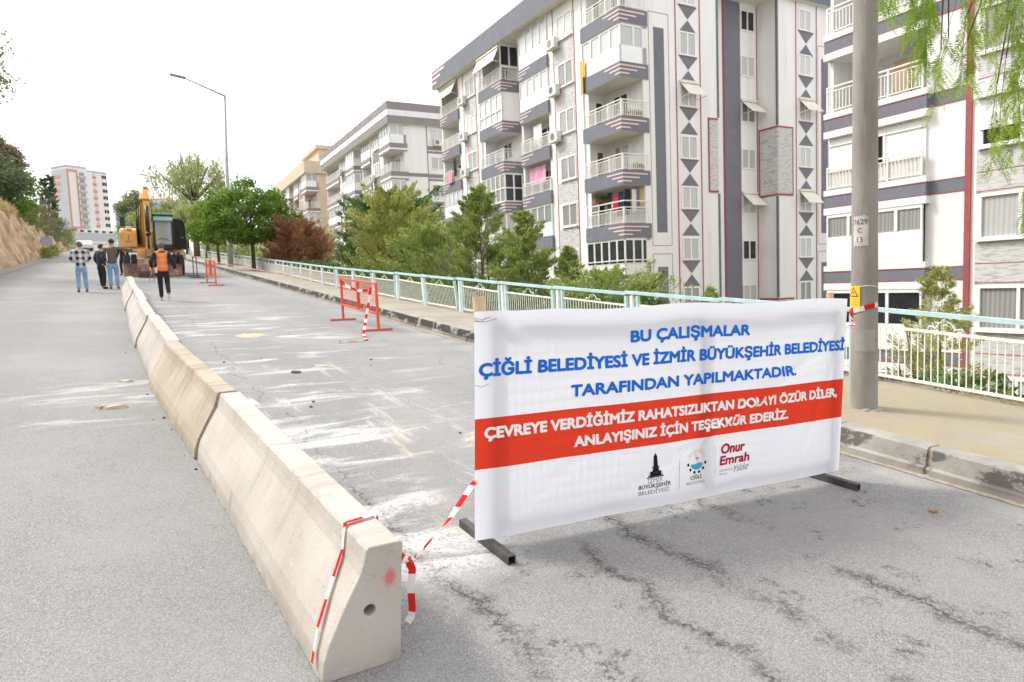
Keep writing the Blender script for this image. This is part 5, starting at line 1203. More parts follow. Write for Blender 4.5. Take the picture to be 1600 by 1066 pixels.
for u_, v_, l_ in ((0.0, 1.325, 0.10), (0.0, 1.305, 0.14), (0.0, 1.315, 0.07), (0.0, 0.93, 0.09)):
    p = BP(u_, v_, 0.004)-Bo; b.tube([p, BP(u_+l_*.5, v_-0.010*rng.normal(1, .5), 0.007)-Bo, BP(u_+l_, v_+0.006*rng.normal(), 0.003)-Bo], 0.0013, 5)
b.build('tie_wire', MT['steel_dark'], BAN)

# ------------------------------------------------------------------ hazard tape
def tape(label, pts, width=0.045, seg=0.11, wdir=(0, 0, 1), twist=0.0, group='red and white hazard tapes', phase=0):
    P = [Vector(p) for p in pts]; out = [P[0]]; acc = []
    dense = []
    for i in range(len(P)-1):
        n = max(2, int((P[i+1]-P[i]).length/0.022))
        for k in range(n): dense.append(P[i].lerp(P[i+1], k/n))
    dense.append(P[-1]); s = 0; b = MB(); W_ = Vector(wdir) if not isinstance(wdir, list) else None
    loc = P[0]
    prev = None
    for i, p in enumerate(dense):
        d = (dense[min(i+1, len(dense)-1)]-dense[max(i-1, 0)]).normalized()
        if W_ is not None: w = W_
        else:
            t = i/(len(dense)-1)*(len(wdir)-1); k = min(int(t), len(wdir)-2); w = Vector(wdir[k]).lerp(Vector(wdir[k+1]), t-k)
        w = (w-d*w.dot(d)).normalized()
        if twist: w = Matrix.Rotation(twist*i/len(dense)+0.25*math.sin(i*0.23), 3, d) @ w
        w = w*width/2; cur = (p-w, p+w)
        if prev:
            b.face([prev[0]-loc, prev[1]-loc, cur[1]-loc, cur[0]-loc], 0 if int(s/seg+phase) % 2 else 1)
            s += (p-prev[2]).length
        prev = (*cur, p)
    o = b.build('hazard_tape', [MT['tapew'], MT['taper']]); o.location = loc
    return tag(o, label, 'tape', group)
def B0(x, y, z):                   # a point on the nearest barrier, from its own axes
    return protos[0].matrix_world @ Vector((x, y, z))
bpy.context.view_layer.update()
tape('hazard tape wrapped over the near barrier and down its sloping side', [B0(0.372, 0.33, 0.30), B0(0.372, 0.31, 0.53), B0(0.36, 0.30, 0.551), B0(0.205, 0.27, 0.551), B0(0.190, 0.25, 0.52), B0(0.172, 0.22, 0.455), B0(0.085, 0.16, 0.30), B0(0.022, 0.11, 0.19), B0(-0.012, 0.09, 0.05)], 0.030, 0.105, [(0, 1, 0), (0, 1, 0), (0, 1, 0)], phase=1)
tape('hazard tape stretched from the near barrier up to the banner edge', [(0.985, 2.82, 0.63), (1.07, 2.86, 0.545), (1.10, 2.92, 0.50), (1.22, 3.05, 0.49), (1.46, 3.23, 0.545), (1.735, 3.44, 0.66)], 0.034, 0.10, (0, 0.3, 1), 2.2)
tape('loose hazard tape end hanging from a knot beside the near barrier', [(1.075, 2.87, 0.55), (1.10, 2.875, 0.49), (1.085, 2.87, 0.40), (1.088, 2.87, 0.31), (1.082, 2.875, 0.262), (1.06, 2.87, 0.243)], 0.036, 0.085, (1, 0, 0), 0.8)
b = MB(); kp = Vector((1.085, 2.87, 0.53))
for k in range(7):
    d = Vector(rng.normal(0, 1, 3)).normalized(); e = Vector(rng.normal(0, 1, 3)).normalized(); b.face([kp-kp+d*0.004, d*0.03+e*0.012, d*0.036-e*0.014, d*0.006-e*0.01], k % 2)
o = b.build('hazard_tape', [MT['tapew'], MT['taper']]); o.location = kp; tag(o, 'crumpled hazard tape knot beside the near barrier end', 'tape', 'red and white hazard tapes')
def PP(z, a, add=0.004): return Vector((PX+(pr(z)+add)*math.cos(a), PY+(pr(z)+add)*math.sin(a), pz+z))
tape('hazard tape tied round the concrete lamp post under the yellow plate', [PP(0.985, FA-1.6, .012), PP(0.99, FA-1.2, .012), PP(1.005, FA-0.8, .012), PP(1.02, FA-0.4, .008), PP(1.03, FA, .006), PP(1.045, FA+.4, .006), PP(1.055, FA+.8, .006), PP(1.06, FA+1.2), PP(1.06, FA+1.8)], 0.05, 0.10, (0, 0, 1))
e0 = BP(3.19, 1.13, 0.01)
tape('twisted hazard tape between the banner corner and the concrete lamp post', [PP(0.97, FA-1.5, .006), (6.0, 3.78, 1.28), (5.5, 3.5, 1.30), e0+Vector((0.15, .05, 0.03)), e0], 0.03, 0.09, (0, 0, 1), 6.0)

# ------------------------------------------------------------------ red mesh barriers
def red_barrier(label, p0, p1, h, grp):
    p0, p1 = Vector((*p0, gz(*p0))), Vector((*p1, gz(*p1))); T = thing('mesh_barrier', label, 'barrier', p0, 0, grp); d = p1-p0
    def Q(t, z): return d*t+Vector((0, 0, z))
    dn = Vector((d.x, d.y, 0)).normalized(); pn = Vector((-dn.y, dn.x, 0))
    for t in (0, 1):
        b = MB(); b.bar(Q(t, 0.04), Q(t, h), 0.05, 0.05, up=(0, 1, 0)); b.build('post', MT['redpaint'], T)
        b = MB(); o = Q(t, 0.022); gl = lambda s: Vector((0, 0, gz(pn.x*s, pn.y*s))); b.bar(o-pn*0.3+gl(-0.3), o+pn*0.3+gl(.3), 0.05, 0.04); b.build('foot', MT['redpaint'], T)
    b = MB(); b.bar(Q(0, h-0.02), Q(1, h-0.02), 0.04, 0.04); b.bar(Q(0, 0.36), Q(1, 0.36), 0.04, 0.04); b.bar(Q(0.5, 0.37), Q(0.5, h-0.04), 0.075, 0.03, up=(0, 1, 0)); b.build('frame', MT['redpaint'], T)
    b = MB()
    for k in range(1, 24): b.bar(Q(k/24, 0.37), Q(k/24, h-0.03), 0.005, 0.005, up=(0, 1, 0))
    for k in range(1, 8): b.bar(Q(0.01, 0.37+(h-0.4)*k/8), Q(0.99, 0.37+(h-0.4)*k/8), 0.005, 0.005)
    b.build('wire_mesh', MT['redpaint'], T); return T
r0, r1 = (4.50, 15.3), (4.60, 13.2)
red_barrier('red framed mesh barrier standing by the kerb, the nearer one', r0, r1, 0.98, 'red mesh barriers')
red_barrier('red framed mesh barrier up the road, the farther one', (3.38, 30.9), (3.48, 28.9), 1.0, 'red mesh barriers')
T = thing('barrier_stand', 'black thin stand beyond the far red mesh barrier', 'stand', (3.42, 35.0, gz(3.42, 35)))
b = MB(); b.bar((0, 0, 0), (0.0, 0, 1.0), 0.04, 0.04, up=(0, 1, 0)); b.bar((0.0, 1.6, 0.13), (0.0, 1.6, 1.12), 0.04, 0.04, up=(0, 1, 0)); b.bar((0, 0, 0.98), (0, 1.6, 1.1), 0.04, 0.04); b.build('post', MT['black'], T)
for y in (0, 1.6):
    b = MB(); b.bar((-0.3, y, 0.03+y*GB), (0.3, y, 0.03+y*GB), 0.05, 0.04); b.build('foot', MT['black'], T)
def G(x, y, z): return Vector((x, y, gz(x, y)+z))
tape('pale hazard tape sagging along the top of the near red barrier', [G(4.47, 15.3, .93), G(4.5, 14.7, .80), G(4.53, 14.2, .76), G(4.56, 13.6, .80), G(4.58, 13.22, .86), G(4.57, 13.18, .93)], 0.06, 0.35)
tape('hazard tape hanging from the near red barrier and trailing on the road', [G(4.55, 13.4, .88), G(4.47, 13.35, .55), G(4.32, 13.1, .30), G(4.05, 12.5, .05), G(3.98, 12.2, .015), G(3.93, 11.95, .012), G(3.7, 11.9, .012), G(3.38, 11.85, .012)], 0.055, 0.16, [(1, 0, 0), (1, 0, 0), (0.3, 1, 0)])
tape('loose tape end hanging on the near red barrier post', [G(4.56, 13.45, .85), G(4.55, 13.44, .62), G(4.53, 13.42, .42), G(4.54, 13.43, .30)], 0.055, 0.3, (0.3, 1, 0))
tape('long hazard tape strung between the far and the near red barriers', [G(3.46, 29.0, .96), G(3.62, 26.5, .93), G(3.8, 24, .90), G(4.1, 20, .90), G(4.3, 18, .90), G(4.5, 15.3, .95)], 0.028, 0.07, phase=1)

# ------------------------------------------------------------------ rubble on the road
MT['clay'] = pm('dried_mud', (0.42, 0.36, 0.29), 0.2, 12, 0.95, 0.6, 40)
def chunk(name, label, x, y, sx, sy, h, cat, mat, grp=None, n=11):
    b = MB(); a = np.sort(rng.uniform(0, 2*math.pi, n)); r = rng.uniform(0.65, 1.0, n); z0 = -0.01
    bot = [(sx*r[i]*math.cos(a[i]), sy*r[i]*math.sin(a[i])) for i in range(n)]
    k = len(b.v); b.v += [(p, q, z0+gz(p, q)) for p, q in bot] + [(p*0.8+rng.normal(0, .004), q*0.8+rng.normal(0, .004), h*rng.uniform(0.5, 1)+gz(p, q)) for p, q in bot] + [(0, 0, h)]
    for i in range(n):
        j = (i+1) % n; b.f += [(k+i, k+j, k+n+j, k+n+i), (k+n+i, k+n+j, k+2*n)]; b.m += [0, 0]; b.sm += [False, False]
    b.f.append(tuple(k+i for i in reversed(range(n)))); b.m.append(0); b.sm.append(False)
    o = b.build(name, mat); o.location = (x, y, gz(x, y)+0.004); o.rotation_euler[2] = -YAW; return tag(o, label, cat, grp)
chunk('mud_slab', 'flat cracked slab of dried mud left of the second barrier', -0.12, 8.3, 0.24, 0.13, 0.035, 'rubble', MT['clay'])
chunk('mud_slab', 'small thin mud flake farther up left of the barrier row', 0.02, 9.75, 0.12, 0.07, 0.02, 'rubble', MT['clay'])
chunk('mud_slab', 'round tan mud patch in the middle of the closed lane', 2.15, 13.5, 0.36, 0.32, 0.012, 'rubble', pm('tan_mud', (0.50, 0.38, 0.27), 0.15, 5, 0.95), None, 16)
chunk('mud_slab', 'ochre mud ring lying on the closed lane near the white smears', 2.5, 9.75, 0.17, 0.10, 0.012, 'rubble', MT['clay'], None, 14)
chunk('mud_slab', 'cluster of dark crumbs beside the ochre mud ring', 2.05, 9.4, 0.10, 0.06, 0.03, 'rubble', pm('dark_soil', (0.16, 0.12, 0.085), 0.3, 20, 0.95))
chunk('dead_leaf', 'single brown leaf lying near the kerb at the right', 4.75, 2.42, 0.045, 0.02, 0.012, 'leaf', pm('brown_leaf', (0.30, 0.15, 0.07), 0.2, 20, 0.9), None, 7)
pebs = MB()
for k in range(20):
    x, y = (rng.uniform(-0.3, 0.55), rng.uniform(5, 14)) if k < 10 else (rng.uniform(1.2, 3.5), rng.uniform(4, 12)); s = rng.uniform(0.004, 0.015)
    if k < 10: x = np.interp(y, by_, bx_)-abs(rng.normal(0.05, 0.08))-0.02
    pebs.box(x-s, x+s, y-s, y+s*1.4, gz(x, y), gz(x, y)+s*1.1)
struct(pebs.build('gravel_crumbs', pm('crumbs', (0.10, 0.085, 0.07), 0.3, 20, 0.95), bevel=0.004), 'stuff')

# ------------------------------------------------------------------ people
def skin(name, J, E_, root, mat, parent, sub=2):
    names = list(J); me = bpy.data.meshes.new(name)
    me.from_pydata([J[n][0] for n in names], [(names.index(a), names.index(c)) for a, c in E_], [])
    o = bpy.data.objects.new(name, me); COL.objects.link(o)
    md = o.modifiers.new('skin', 'SKIN'); md.use_smooth_shade = True; md.branch_smoothing = 0.4
    sv = me.skin_vertices[0].data
    for i, n in enumerate(names):
        r = J[n][1]; sv[i].radius = (r, r) if not isinstance(r, tuple) else r; sv[i].use_root = (n == root); sv[i].use_loose = False
    sb = o.modifiers.new('sub', 'SUBSURF'); sb.levels = sub; sb.render_levels = sub
    dg = bpy.context.evaluated_depsgraph_get(); m2 = bpy.data.meshes.new_from_object(o.evaluated_get(dg)); o.modifiers.clear(); o.data = m2
    m2.materials.clear(); m2.materials.append(mat)
    for p_ in m2.polygons: p_.use_smooth = True
    bpy.data.meshes.remove(me); o.parent = parent; o.name = name; return o
SKIN = pm('skin', (0.46, 0.27, 0.19), 0.06, 6, 0.6); HAIRM = pm('dark_hair', (0.022, 0.018, 0.016), 0.3, 30, 0.7); HAIRG = pm('greying_hair', (0.11, 0.095, 0.088), 0.3, 30, 0.8)
def person(label, loc, facing, H, pose, top, legs, shoes, hair=HAIRM, skinm=SKIN, vest=None, glove=None, bulk=1.0, topname='jacket', hem=0.88):
    k = H/1.75; T = thing('person', label, 'person', loc, facing)
    S = lambda p: Vector(p)*k
    P = dict(pel=(0, 0, .95), wai=(0, -.01, 1.10), che=(0, -.005, 1.28), nkb=(0, -.015, 1.44), nck=(0, 0, 1.51), hed=(0, .02, 1.60), crn=(0, .012, 1.69), fac=(0, .075, 1.575),
             shL=(-.175, -.01, 1.405), elL=(-.25, -.03, 1.14), wrL=(-.27, .05, .91), haL=(-.275, .075, .84), shR=(.175, -.01, 1.405), elR=(.25, -.03, 1.14), wrR=(.27, .05, .91), haR=(.275, .075, .84),
             hiL=(-.09, 0, .90), knL=(-.10, .03, .50), anL=(-.105, -.02, .095), toL=(-.125, .13, .035), hiR=(.09, 0, .90), knR=(.10, .03, .50), anR=(.105, -.02, .095), toR=(.125, .13, .035))
    P.update(pose); P = {n: S(v) for n, v in P.items()}
    rad = dict(pel=.125, wai=.115, che=.130, nkb=.085, nck=.052, hed=.083, crn=.060, fac=.045, shL=.062, elL=.044, wrL=.030, haL=.034, hiL=.085, knL=.056, anL=.040, toL=.030)
    for n in list(rad):
        if n.endswith('L'): rad[n[:-1]+'R'] = rad[n]
    J = {n: (P[n], rad[n]*k*(bulk if n in ('pel', 'wai', 'che', 'hiL', 'hiR') else 1)) for n in P}
    E_ = [('pel', 'wai'), ('wai', 'che'), ('che', 'nkb'), ('nkb', 'nck'), ('nck', 'hed'), ('hed', 'crn'), ('hed', 'fac')]
    for s in 'LR': E_ += [('nkb', 'sh'+s), ('sh'+s, 'el'+s), ('el'+s, 'wr'+s), ('wr'+s, 'ha'+s), ('pel', 'hi'+s), ('hi'+s, 'kn'+s), ('kn'+s, 'an'+s), ('an'+s, 'to'+s)]
    # ears, nose, fingers
    f = (P['fac']-P['hed']).normalized(); side = f.cross(Vector((0, 0, 1))).normalized()
    J['nos'] = (P['fac']+f*0.055*k+Vector((0, 0, 0.006)), .010*k); E_.append(('fac', 'nos'))
    for s, g in (('L', -1), ('R', 1)):
        J['ear'+s] = (P['hed']+side*(0.094*k*g)-f*0.01, .014*k); E_.append(('hed', 'ear'+s))
        h = P['ha'+s]; d = (h-P['wr'+s]).normalized(); q = d.cross(Vector((1, 0, 0))).normalized() if abs(d.x) < .8 else d.cross(Vector((0, 0, 1))).normalized(); inn = d.cross(q)*(1 if s == 'L' else -1)
        for i, ln in enumerate((.070, .082, .076, .058)):
            J['f%d%s' % (i, s)] = (h+q*((i-1.5)*-.020*k)+d*(ln*k)+inn*(.012*k), .0095*k); E_.append(('ha'+s, 'f%d%s' % (i, s)))
        J['th'+s] = (h+q*(.050*k)+d*(.02*k)+inn*(.01*k), .011*k); E_.append(('ha'+s, 'th'+s))
    skin('body', J, E_, 'pel', skinm, T, 1)
    def grow(ns, es, add, root, mat, nm, over={}):
        Jc = {n: (over.get(n, (J[n][0] if n in J else None, 0))[0] if n in over else J[n][0], (over[n][1] if n in over else J[n][1]+add*k)) for n in ns}
        return skin(nm, Jc, es, root, mat, T, 2)
    low = P['pel'].lerp(P['wai'], 0.5); hemp = Vector((P['pel'].x, P['pel'].y, (hem-.07)*k))
    J['col'] = (P['nkb'].lerp(P['nck'], 0.55), .042*k)
    tj = grow(['hem', 'wai', 'che', 'nkb', 'col', 'shL', 'shR', 'elL', 'elR', 'wrL', 'wrR'], [('hem', 'wai'), ('wai', 'che'), ('che', 'nkb'), ('nkb', 'col'), ('nkb', 'shL'), ('nkb', 'shR'), ('shL', 'elL'), ('shR', 'elR'), ('elL', 'wrL'), ('elR', 'wrR')], .022, 'wai', top, topname, {'hem': (hemp, .162*k*bulk), 'shL': (P['shL'], .072*k), 'shR': (P['shR'], .072*k)})
    J['bel'] = (P['pel'].lerp(P['wai'], 0.55), .112*k*bulk)
    for s in 'LR': J['thi'+s] = (P['hi'+s].lerp(P['kn'+s], 0.28)+Vector(((-.004 if s == 'L' else .004), 0, 0)), .080*k*bulk)
    grow(['bel', 'pel', 'thiL', 'thiR', 'knL', 'knR', 'anL', 'anR'], [('bel', 'pel'), ('pel', 'thiL'), ('pel', 'thiR'), ('thiL', 'knL'), ('thiR', 'knR'), ('knL', 'anL'), ('knR', 'anR')], .018, 'pel', legs, 'trousers', {'pel': (P['pel']-Vector((0, 0, .03*k)), .122*k*bulk)})
    for s in 'LR': grow(['an'+s, 'to'+s], [('an'+s, 'to'+s)], .014, 'an'+s, shoes, 'shoe', {'an'+s: (P['an'+s]-Vector((0, 0, .03*k)), .050*k)})
    hd = P['hed'].lerp(P['crn'], 0.30); bm = bmesh.new(); bmesh.ops.create_uvsphere(bm, u_segments=20, v_segments=14, radius=1)
    up_ = (P['crn']-P['hed']).normalized(); fo = (f-up_*f.dot(up_)).normalized(); sd_ = fo.cross(up_)
    bmesh.ops.delete(bm, geom=[v for v in bm.verts if (v.co.y > 0.30 and v.co.z < 0.62-0.25*v.co.y) or v.co.z < -0.62 or (v.co.z < -0.15 and v.co.y > -0.15)], context='VERTS')
    for v in bm.verts:
        c_ = v.co.copy(); j_ = 1+0.03*math.sin(c_.x*17+c_.z*11); v.co = hd+sd_*(c_.x*.088*k*j_)+fo*(c_.y*.104*k-.006*k)+up_*(c_.z*.110*k*j_)
    hm = bpy.data.meshes.new('hair'); bm.to_mesh(hm); bm.free(); hm.materials.append(hair)
    for p_ in hm.polygons: p_.use_smooth = True
    ho = link(bpy.data.objects.new('hair', hm), T); so_ = ho.modifiers.new('thick', 'SOLIDIFY'); so_.thickness = 0.012*k; so_.offset = 0
    if vest:
        grow(['hem', 'wai', 'che', 'nkb', 'shL', 'shR'], [('hem', 'wai'), ('wai', 'che'), ('che', 'nkb'), ('nkb', 'shL'), ('nkb', 'shR')], .036, 'wai', vest, 'hi_vis_vest', {'hem': (hemp+Vector((0, 0, -.01*k)), .182*k*bulk), 'shL': (P['shL'].lerp(P['nkb'], .12), .078*k), 'shR': (P['shR'].lerp(P['nkb'], .12), .078*k)})
    if glove:
        for s in 'LR':
            Jg = {n+s: (J[n+s][0], J[n+s][1]+.012*k) for n in ('wr', 'ha', 'f0', 'f1', 'f2', 'f3', 'th')}
            skin('glove', Jg, [('wr'+s, 'ha'+s)]+[('ha'+s, n+s) for n in ('f0', 'f1', 'f2', 'f3', 'th')], 'ha'+s, glove, T, 1)
    return T
m_chk, nt, p = new_mat('checked_flannel'); cc = coord(nt, 'Object'); sx = N(nt, 'ShaderNodeSeparateXYZ'); L(nt, cc, sx.inputs[0])
fa = val(nt, 'GREATER_THAN', val(nt, 'FRACT', val(nt, 'ADD', val(nt, 'MULTIPLY', sx.outputs[0], 5.6), 0.25)), 0.5); fb = val(nt, 'GREATER_THAN', val(nt, 'FRACT', val(nt, 'ADD', val(nt, 'MULTIPLY', sx.outputs[2], 5.0), 0.1)), 0.5)
fsum = val(nt, 'ADD', fa, fb); cM = mixc(nt, ramp(nt, fsum, 0.9, 2.0), (0.62, 0.61, 0.60), (0.02, 0.022, 0.04)); cM2 = mixc(nt, val(nt, 'MULTIPLY', val(nt, 'LESS_THAN', fsum, 1.5), val(nt, 'GREATER_THAN', fsum, 0.5)), cM, (0.36, 0.36, 0.38)); L(nt, cM2, p.inputs['Base Color']); p.inputs['Roughness'].default_value = 0.95
m_vest, nt, p = new_mat('orange_vest'); cc = coord(nt, 'Object'); sx = N(nt, 'ShaderNodeSeparateXYZ'); L(nt, cc, sx.inputs[0])
z = sx.outputs[2]; band = None
for zc in (1.20, 1.02):
    q = val(nt, 'LESS_THAN', val(nt, 'ABSOLUTE', val(nt, 'SUBTRACT', z, zc)), 0.022); band = q if band is None else val(nt, 'MAXIMUM', band, q)
txt_ = val(nt, 'MULTIPLY', val(nt, 'LESS_THAN', val(nt, 'ABSOLUTE', val(nt, 'SUBTRACT', z, 1.32)), 0.012), val(nt, 'LESS_THAN', val(nt, 'ABSOLUTE', sx.outputs[0]), 0.11))
L(nt, mixc(nt, val(nt, 'MAXIMUM', band, txt_), (0.88, 0.19, 0.030), (0.48, 0.36, 0.31)), p.inputs['Base Color']); p.inputs['Roughness'].default_value = 0.7
JEANS = pm('light_jeans', (0.20, 0.32, 0.50), 0.18, 7, 0.9); JEANB = pm('blue_jeans', (0.19, 0.32, 0.49), 0.18, 6, 0.9)
BLK = pm('black_cloth', (0.016, 0.016, 0.019), 0.2, 5, 0.9); NAVY = pm('charcoal_cloth', (0.030, 0.033, 0.040), 0.2, 5, 0.9); OLV = pm('olive_knit', (0.105, 0.100, 0.070), 0.15, 8, 0.95); WSH = pm('white_trainer', (0.72, 0.71, 0.69), 0.05, 5, 0.6)
GRN_SH = pm('khaki_shoe', (0.18, 0.17, 0.12), 0.2, 5, 0.8); ORG = pm('orange_glove', (0.85, 0.22, 0.06), 0.1, 5, 0.8); WCL = pm('white_cloth', (0.70, 0.70, 0.69), 0.06, 4, 0.9); LSH = pm('dark_grey_shoe', (0.08, 0.085, 0.10), 0.2, 5, 0.7)
away = -R_(2)
person('man in black and white checked shirt and pale jeans walking up the road', (-0.92, 26.7, gz(-0.92, 26.7)), away+R_(8), 1.72, dict(elL=(-.29, -.06, 1.16), wrL=(-.20, .16, 1.06), haL=(-.16, .22, 1.06), elR=(.29, -.06, 1.16), wrR=(.20, .17, 1.07), haR=(.16, .22, 1.07), knL=(-.10, .06, .5), anL=(-.12, -.05, .10), anR=(.12, .02, .10), hed=(.01, .035, 1.59)), m_chk, JEANS, LSH, HAIRG, bulk=1.08, topname='shirt', hem=.86)
person('man in black jacket and trousers standing between two others, seen from the side', (-0.36, 28.2, gz(-0.36, 28.2)), away-R_(52), 1.64, dict(elL=(-.22, -.08, 1.15), wrL=(-.20, .06, .93), elR=(.22, -.10, 1.14), wrR=(.20, .05, .90), haR=(.20, .09, .83), anL=(-.07, .04, .095), toL=(-.09, .20, .035), hed=(0, .06, 1.58), crn=(0, .06, 1.67), fac=(0, .115, 1.56), nck=(0, .02, 1.50)), NAVY, BLK, BLK, HAIRM, hem=.90)
person('man in olive sweater and blue jeans pointing with his right arm', (0.0, 28.1, gz(0, 28.1)), away, 1.82, dict(elR=(.42, .06, 1.36), wrR=(.66, .12, 1.33), haR=(.73, .13, 1.33), elL=(-.24, -.03, 1.14), wrL=(-.20, .12, .98), haL=(-.17, .17, .96), hed=(.02, .01, 1.60)), OLV, JEANB, GRN_SH, HAIRM, bulk=1.10, topname='sweater', hem=.92)
WK = person('worker in orange vest, black trousers and white trainers walking away', (1.26, 22.3, gz(1.26, 22.3)), away+R_(2), 1.74, dict(elL=(-.30, -.06, 1.16), wrL=(-.27, .12, .99), haL=(-.27, .17, .95), elR=(.29, -.08, 1.15), wrR=(.33, .02, .93), haR=(.35, .05, .86), knL=(-.085, .06, .5), anL=(-.085, .03, .095), toL=(-.10, .18, .035), knR=(.10, .07, .52), anR=(.10, -.22, .20), toR=(.115, -.15, .045)), BLK, BLK, WSH, HAIRG, vest=m_vest, glove=ORG, topname='sweatshirt', hem=.93)
person('man in dark clothes partly hidden left of the digger', (0.45, 38.6, gz(0.45, 38.6)), R_(150), 1.68, {}, NAVY, NAVY, BLK, HAIRM)
person('man in white top half hidden behind the orange vest worker', (3.10, 40.0, gz(3.1, 40)), away-R_(30), 1.72, dict(elR=(.27, .02, 1.15), wrR=(.24, .14, .95)), WCL, BLK, BLK, HAIRM, topname='hoodie')
# what the worker carries
wl_ = WK.matrix_basis; wm = Matrix.Translation(WK.location) @ Matrix.Rotation(WK.rotation_euler[2], 4, 'Z')
hp = wm @ Vector((-.27, .20, .93))
T = thing('pliers', 'long handled pliers hanging from the orange vest worker hand', 'tool', hp)
for s in (-1, 1):
    b = MB(); b.tube([(0.0, 0, 0.03), (0.035*s, 0.0, -0.14), (0.06*s-0.03, 0, -0.36)], [0.014, 0.012, 0.010], 6); b.build('handle', MT['metalgrey'], T)
b = MB()
for k in range(14):
    d = Vector(rng.normal(0, 1, 3)).normalized()*0.09; e = Vector(rng.normal(0, 1, 3)).normalized()*0.05; b.face([d*0.1, d+e, d*1.2, d-e])
o = b.build('tape_bundle', fabric('pale_tape_bundle', (0.75, 0.48, 0.42), 0.3)); o.location = hp+Vector((0.04, -0.02, 0.03)); tag(o, 'crumpled pale pink tape bundle in the orange vest worker left hand', 'tape')

# ------------------------------------------------------------------ excavator, nose towards the camera
EX = Vector((1.77, 37.1, gz(1.77, 37.1)))
T = thing('excavator', 'yellow wheeled excavator with black cab parked across the closed lane', 'excavator', EX)
T.rotation_euler = (R_(3.6), R_(1.0), R_(-1.5)); T.scale = (0.92, 1, 1)
m_glass = curtain_mat('cab_glass', (0.38, 0.39, 0.38), (0.50, 0.51, 0.50), 2); m_teal = pm('teal_visor', (0.22, 0.40, 0.37), 0.08, 3, 0.4)
def wheel(x, y, r=0.52, w=0.30):
    b = MB(); prof = [(r*0.55, -w/2), (r*0.86, -w/2), (r, -w*0.38), (r, w*0.38), (r*0.86, w/2), (r*0.55, w/2)]; seg = 28
    n = len(b.v)
    for i in range(seg):
        a = 2*math.pi*i/seg
        for rr_, yy_ in prof: b.v.append((yy_, rr_*math.cos(a), rr_*math.sin(a)))
    m = len(prof)
    for i in range(seg):
        for j in range(m-1): b.f.append((i*m+j, ((i+1) % seg)*m+j, ((i+1) % seg)*m+j+1, i*m+j+1)); b.m.append(0); b.sm.append(False)
    for i in range(seg):          # lugs
        a = 2*math.pi*(i+.5)/seg; c, s = math.cos(a), math.sin(a)
        for sd in (-1, 1):
            x0, x1 = (0.01, w*0.42) if sd > 0 else (-w*0.42, -0.01); o = Vector((0, c, s)); t = Vector((0, -s, c))*0.025
            b.hexa([Vector((x0, 0, 0))+o*(r-.01)-t, Vector((x1, 0, 0))+o*(r-.01)-t, Vector((x1, 0, 0))+o*(r-.01)+t, Vector((x0, 0, 0))+o*(r-.01)+t, Vector((x0, 0, 0))+o*(r+.025)-t, Vector((x1, 0, 0))+o*(r+.025)-t, Vector((x1, 0, 0))+o*(r+.025)+t, Vector((x0, 0, 0))+o*(r+.025)+t])
    o = b.build('wheel', MT['rubber'], T); o.location = (x, y, r)
    b = MB(); b.tube([(-w*0.35, 0, 0), (w*0.35, 0, 0)], r*0.56, 20); b.tube([(-w*0.45, 0, 0), (w*0.45, 0, 0)], r*0.25, 14); b.build('rim', MT['yellow'], o)
for x in (-1.30, -0.96, 0.96, 1.30):
    for y in (0.9, 3.5): wheel(x, y)
b = MB(); b.box(-0.75, 0.75, 0.3, 4.2, 0.55, 1.0); b.box(-1.1, 1.1, 0.75, 1.05, 0.42, 0.62); b.box(-1.1, 1.1, 3.35, 3.65, 0.42, 0.62); b.build('chassis', MT['black'], T, bevel=0.03)
b = MB(); b.tube([(0, 2.2, 0.98), (0, 2.2, 1.16)], 0.65, 24); b.build('turntable', MT['black'], T)
b = MB()
P = [(-1.45, z, y) for y, z in ((-.12, .62), (-.02, .50), (0.0, .3), (-.04, .14), (-.14, .04))]
for i in range(4):
    (x, z0, y0), (x2, z1, y1) = P[i], P[i+1]; b.hexa([(-1.47, y0, z0), (-0.82, y0, z0), (-0.82, y0+.05, z0), (-1.47, y0+.05, z0), (-1.47, y1, z1), (-0.82, y1, z1), (-0.82, y1+.05, z1), (-1.47, y1+.05, z1)])
    b.hexa([(0.1, y0, z0), (1.3, y0, z0), (1.3, y0+.05, z0), (0.1, y0+.05, z0), (0.1, y1, z1), (1.3, y1, z1), (1.3, y1+.05, z1), (0.1, y1+.05, z1)])
b.box(-1.2, -1.0, -0.02, 0.6, 0.25, 0.4); b.build('dozer_blade', MT['rust'], T)
# upper works
b = MB(); b.box(-1.45, 1.45, 0.9, 4.3, 1.15, 1.40); b.build('deck', MT['yellow'], T, bevel=0.04)
b = MB(); b.prism([(0.75, 1.40), (4.3, 1.40), (4.3, 2.35), (3.2, 2.4), (0.9, 2.28), (0.72, 2.1)], 'x', -1.55, -0.74); b.box(-0.735, 1.4, 2.6, 4.35, 1.40, 2.3); hb = b.build('engine_housing', MT['yellow'], T, bevel=0.07, bseg=3)
b = MB(); z0 = 1.78
b.face([(-1.18, .70, z0), (-1.10, .70, z0), (-1.10, .70, z0+.02), (-1.18, .70, z0+.02)]); b.face([(-1.165, .70, z0+.02), (-1.115, .70, z0+.02), (-1.125, .70, z0+.26), (-1.155, .70, z0+.26)]); b.face([(-1.29, .70, 1.68), (-.99, .70, 1.68), (-.99, .70, 1.715), (-1.29, .70, 1.715)]); b.build('tower_emblem', pm('emblem_violet', (0.20, 0.15, 0.30), 0.1, 5, 0.7), hb)
b = MB(); b.box(-1.45, -1.12, 0.62, 0.74, 1.22, 1.38); b.build('headlight', MT['pvc'], T, bevel=0.02)
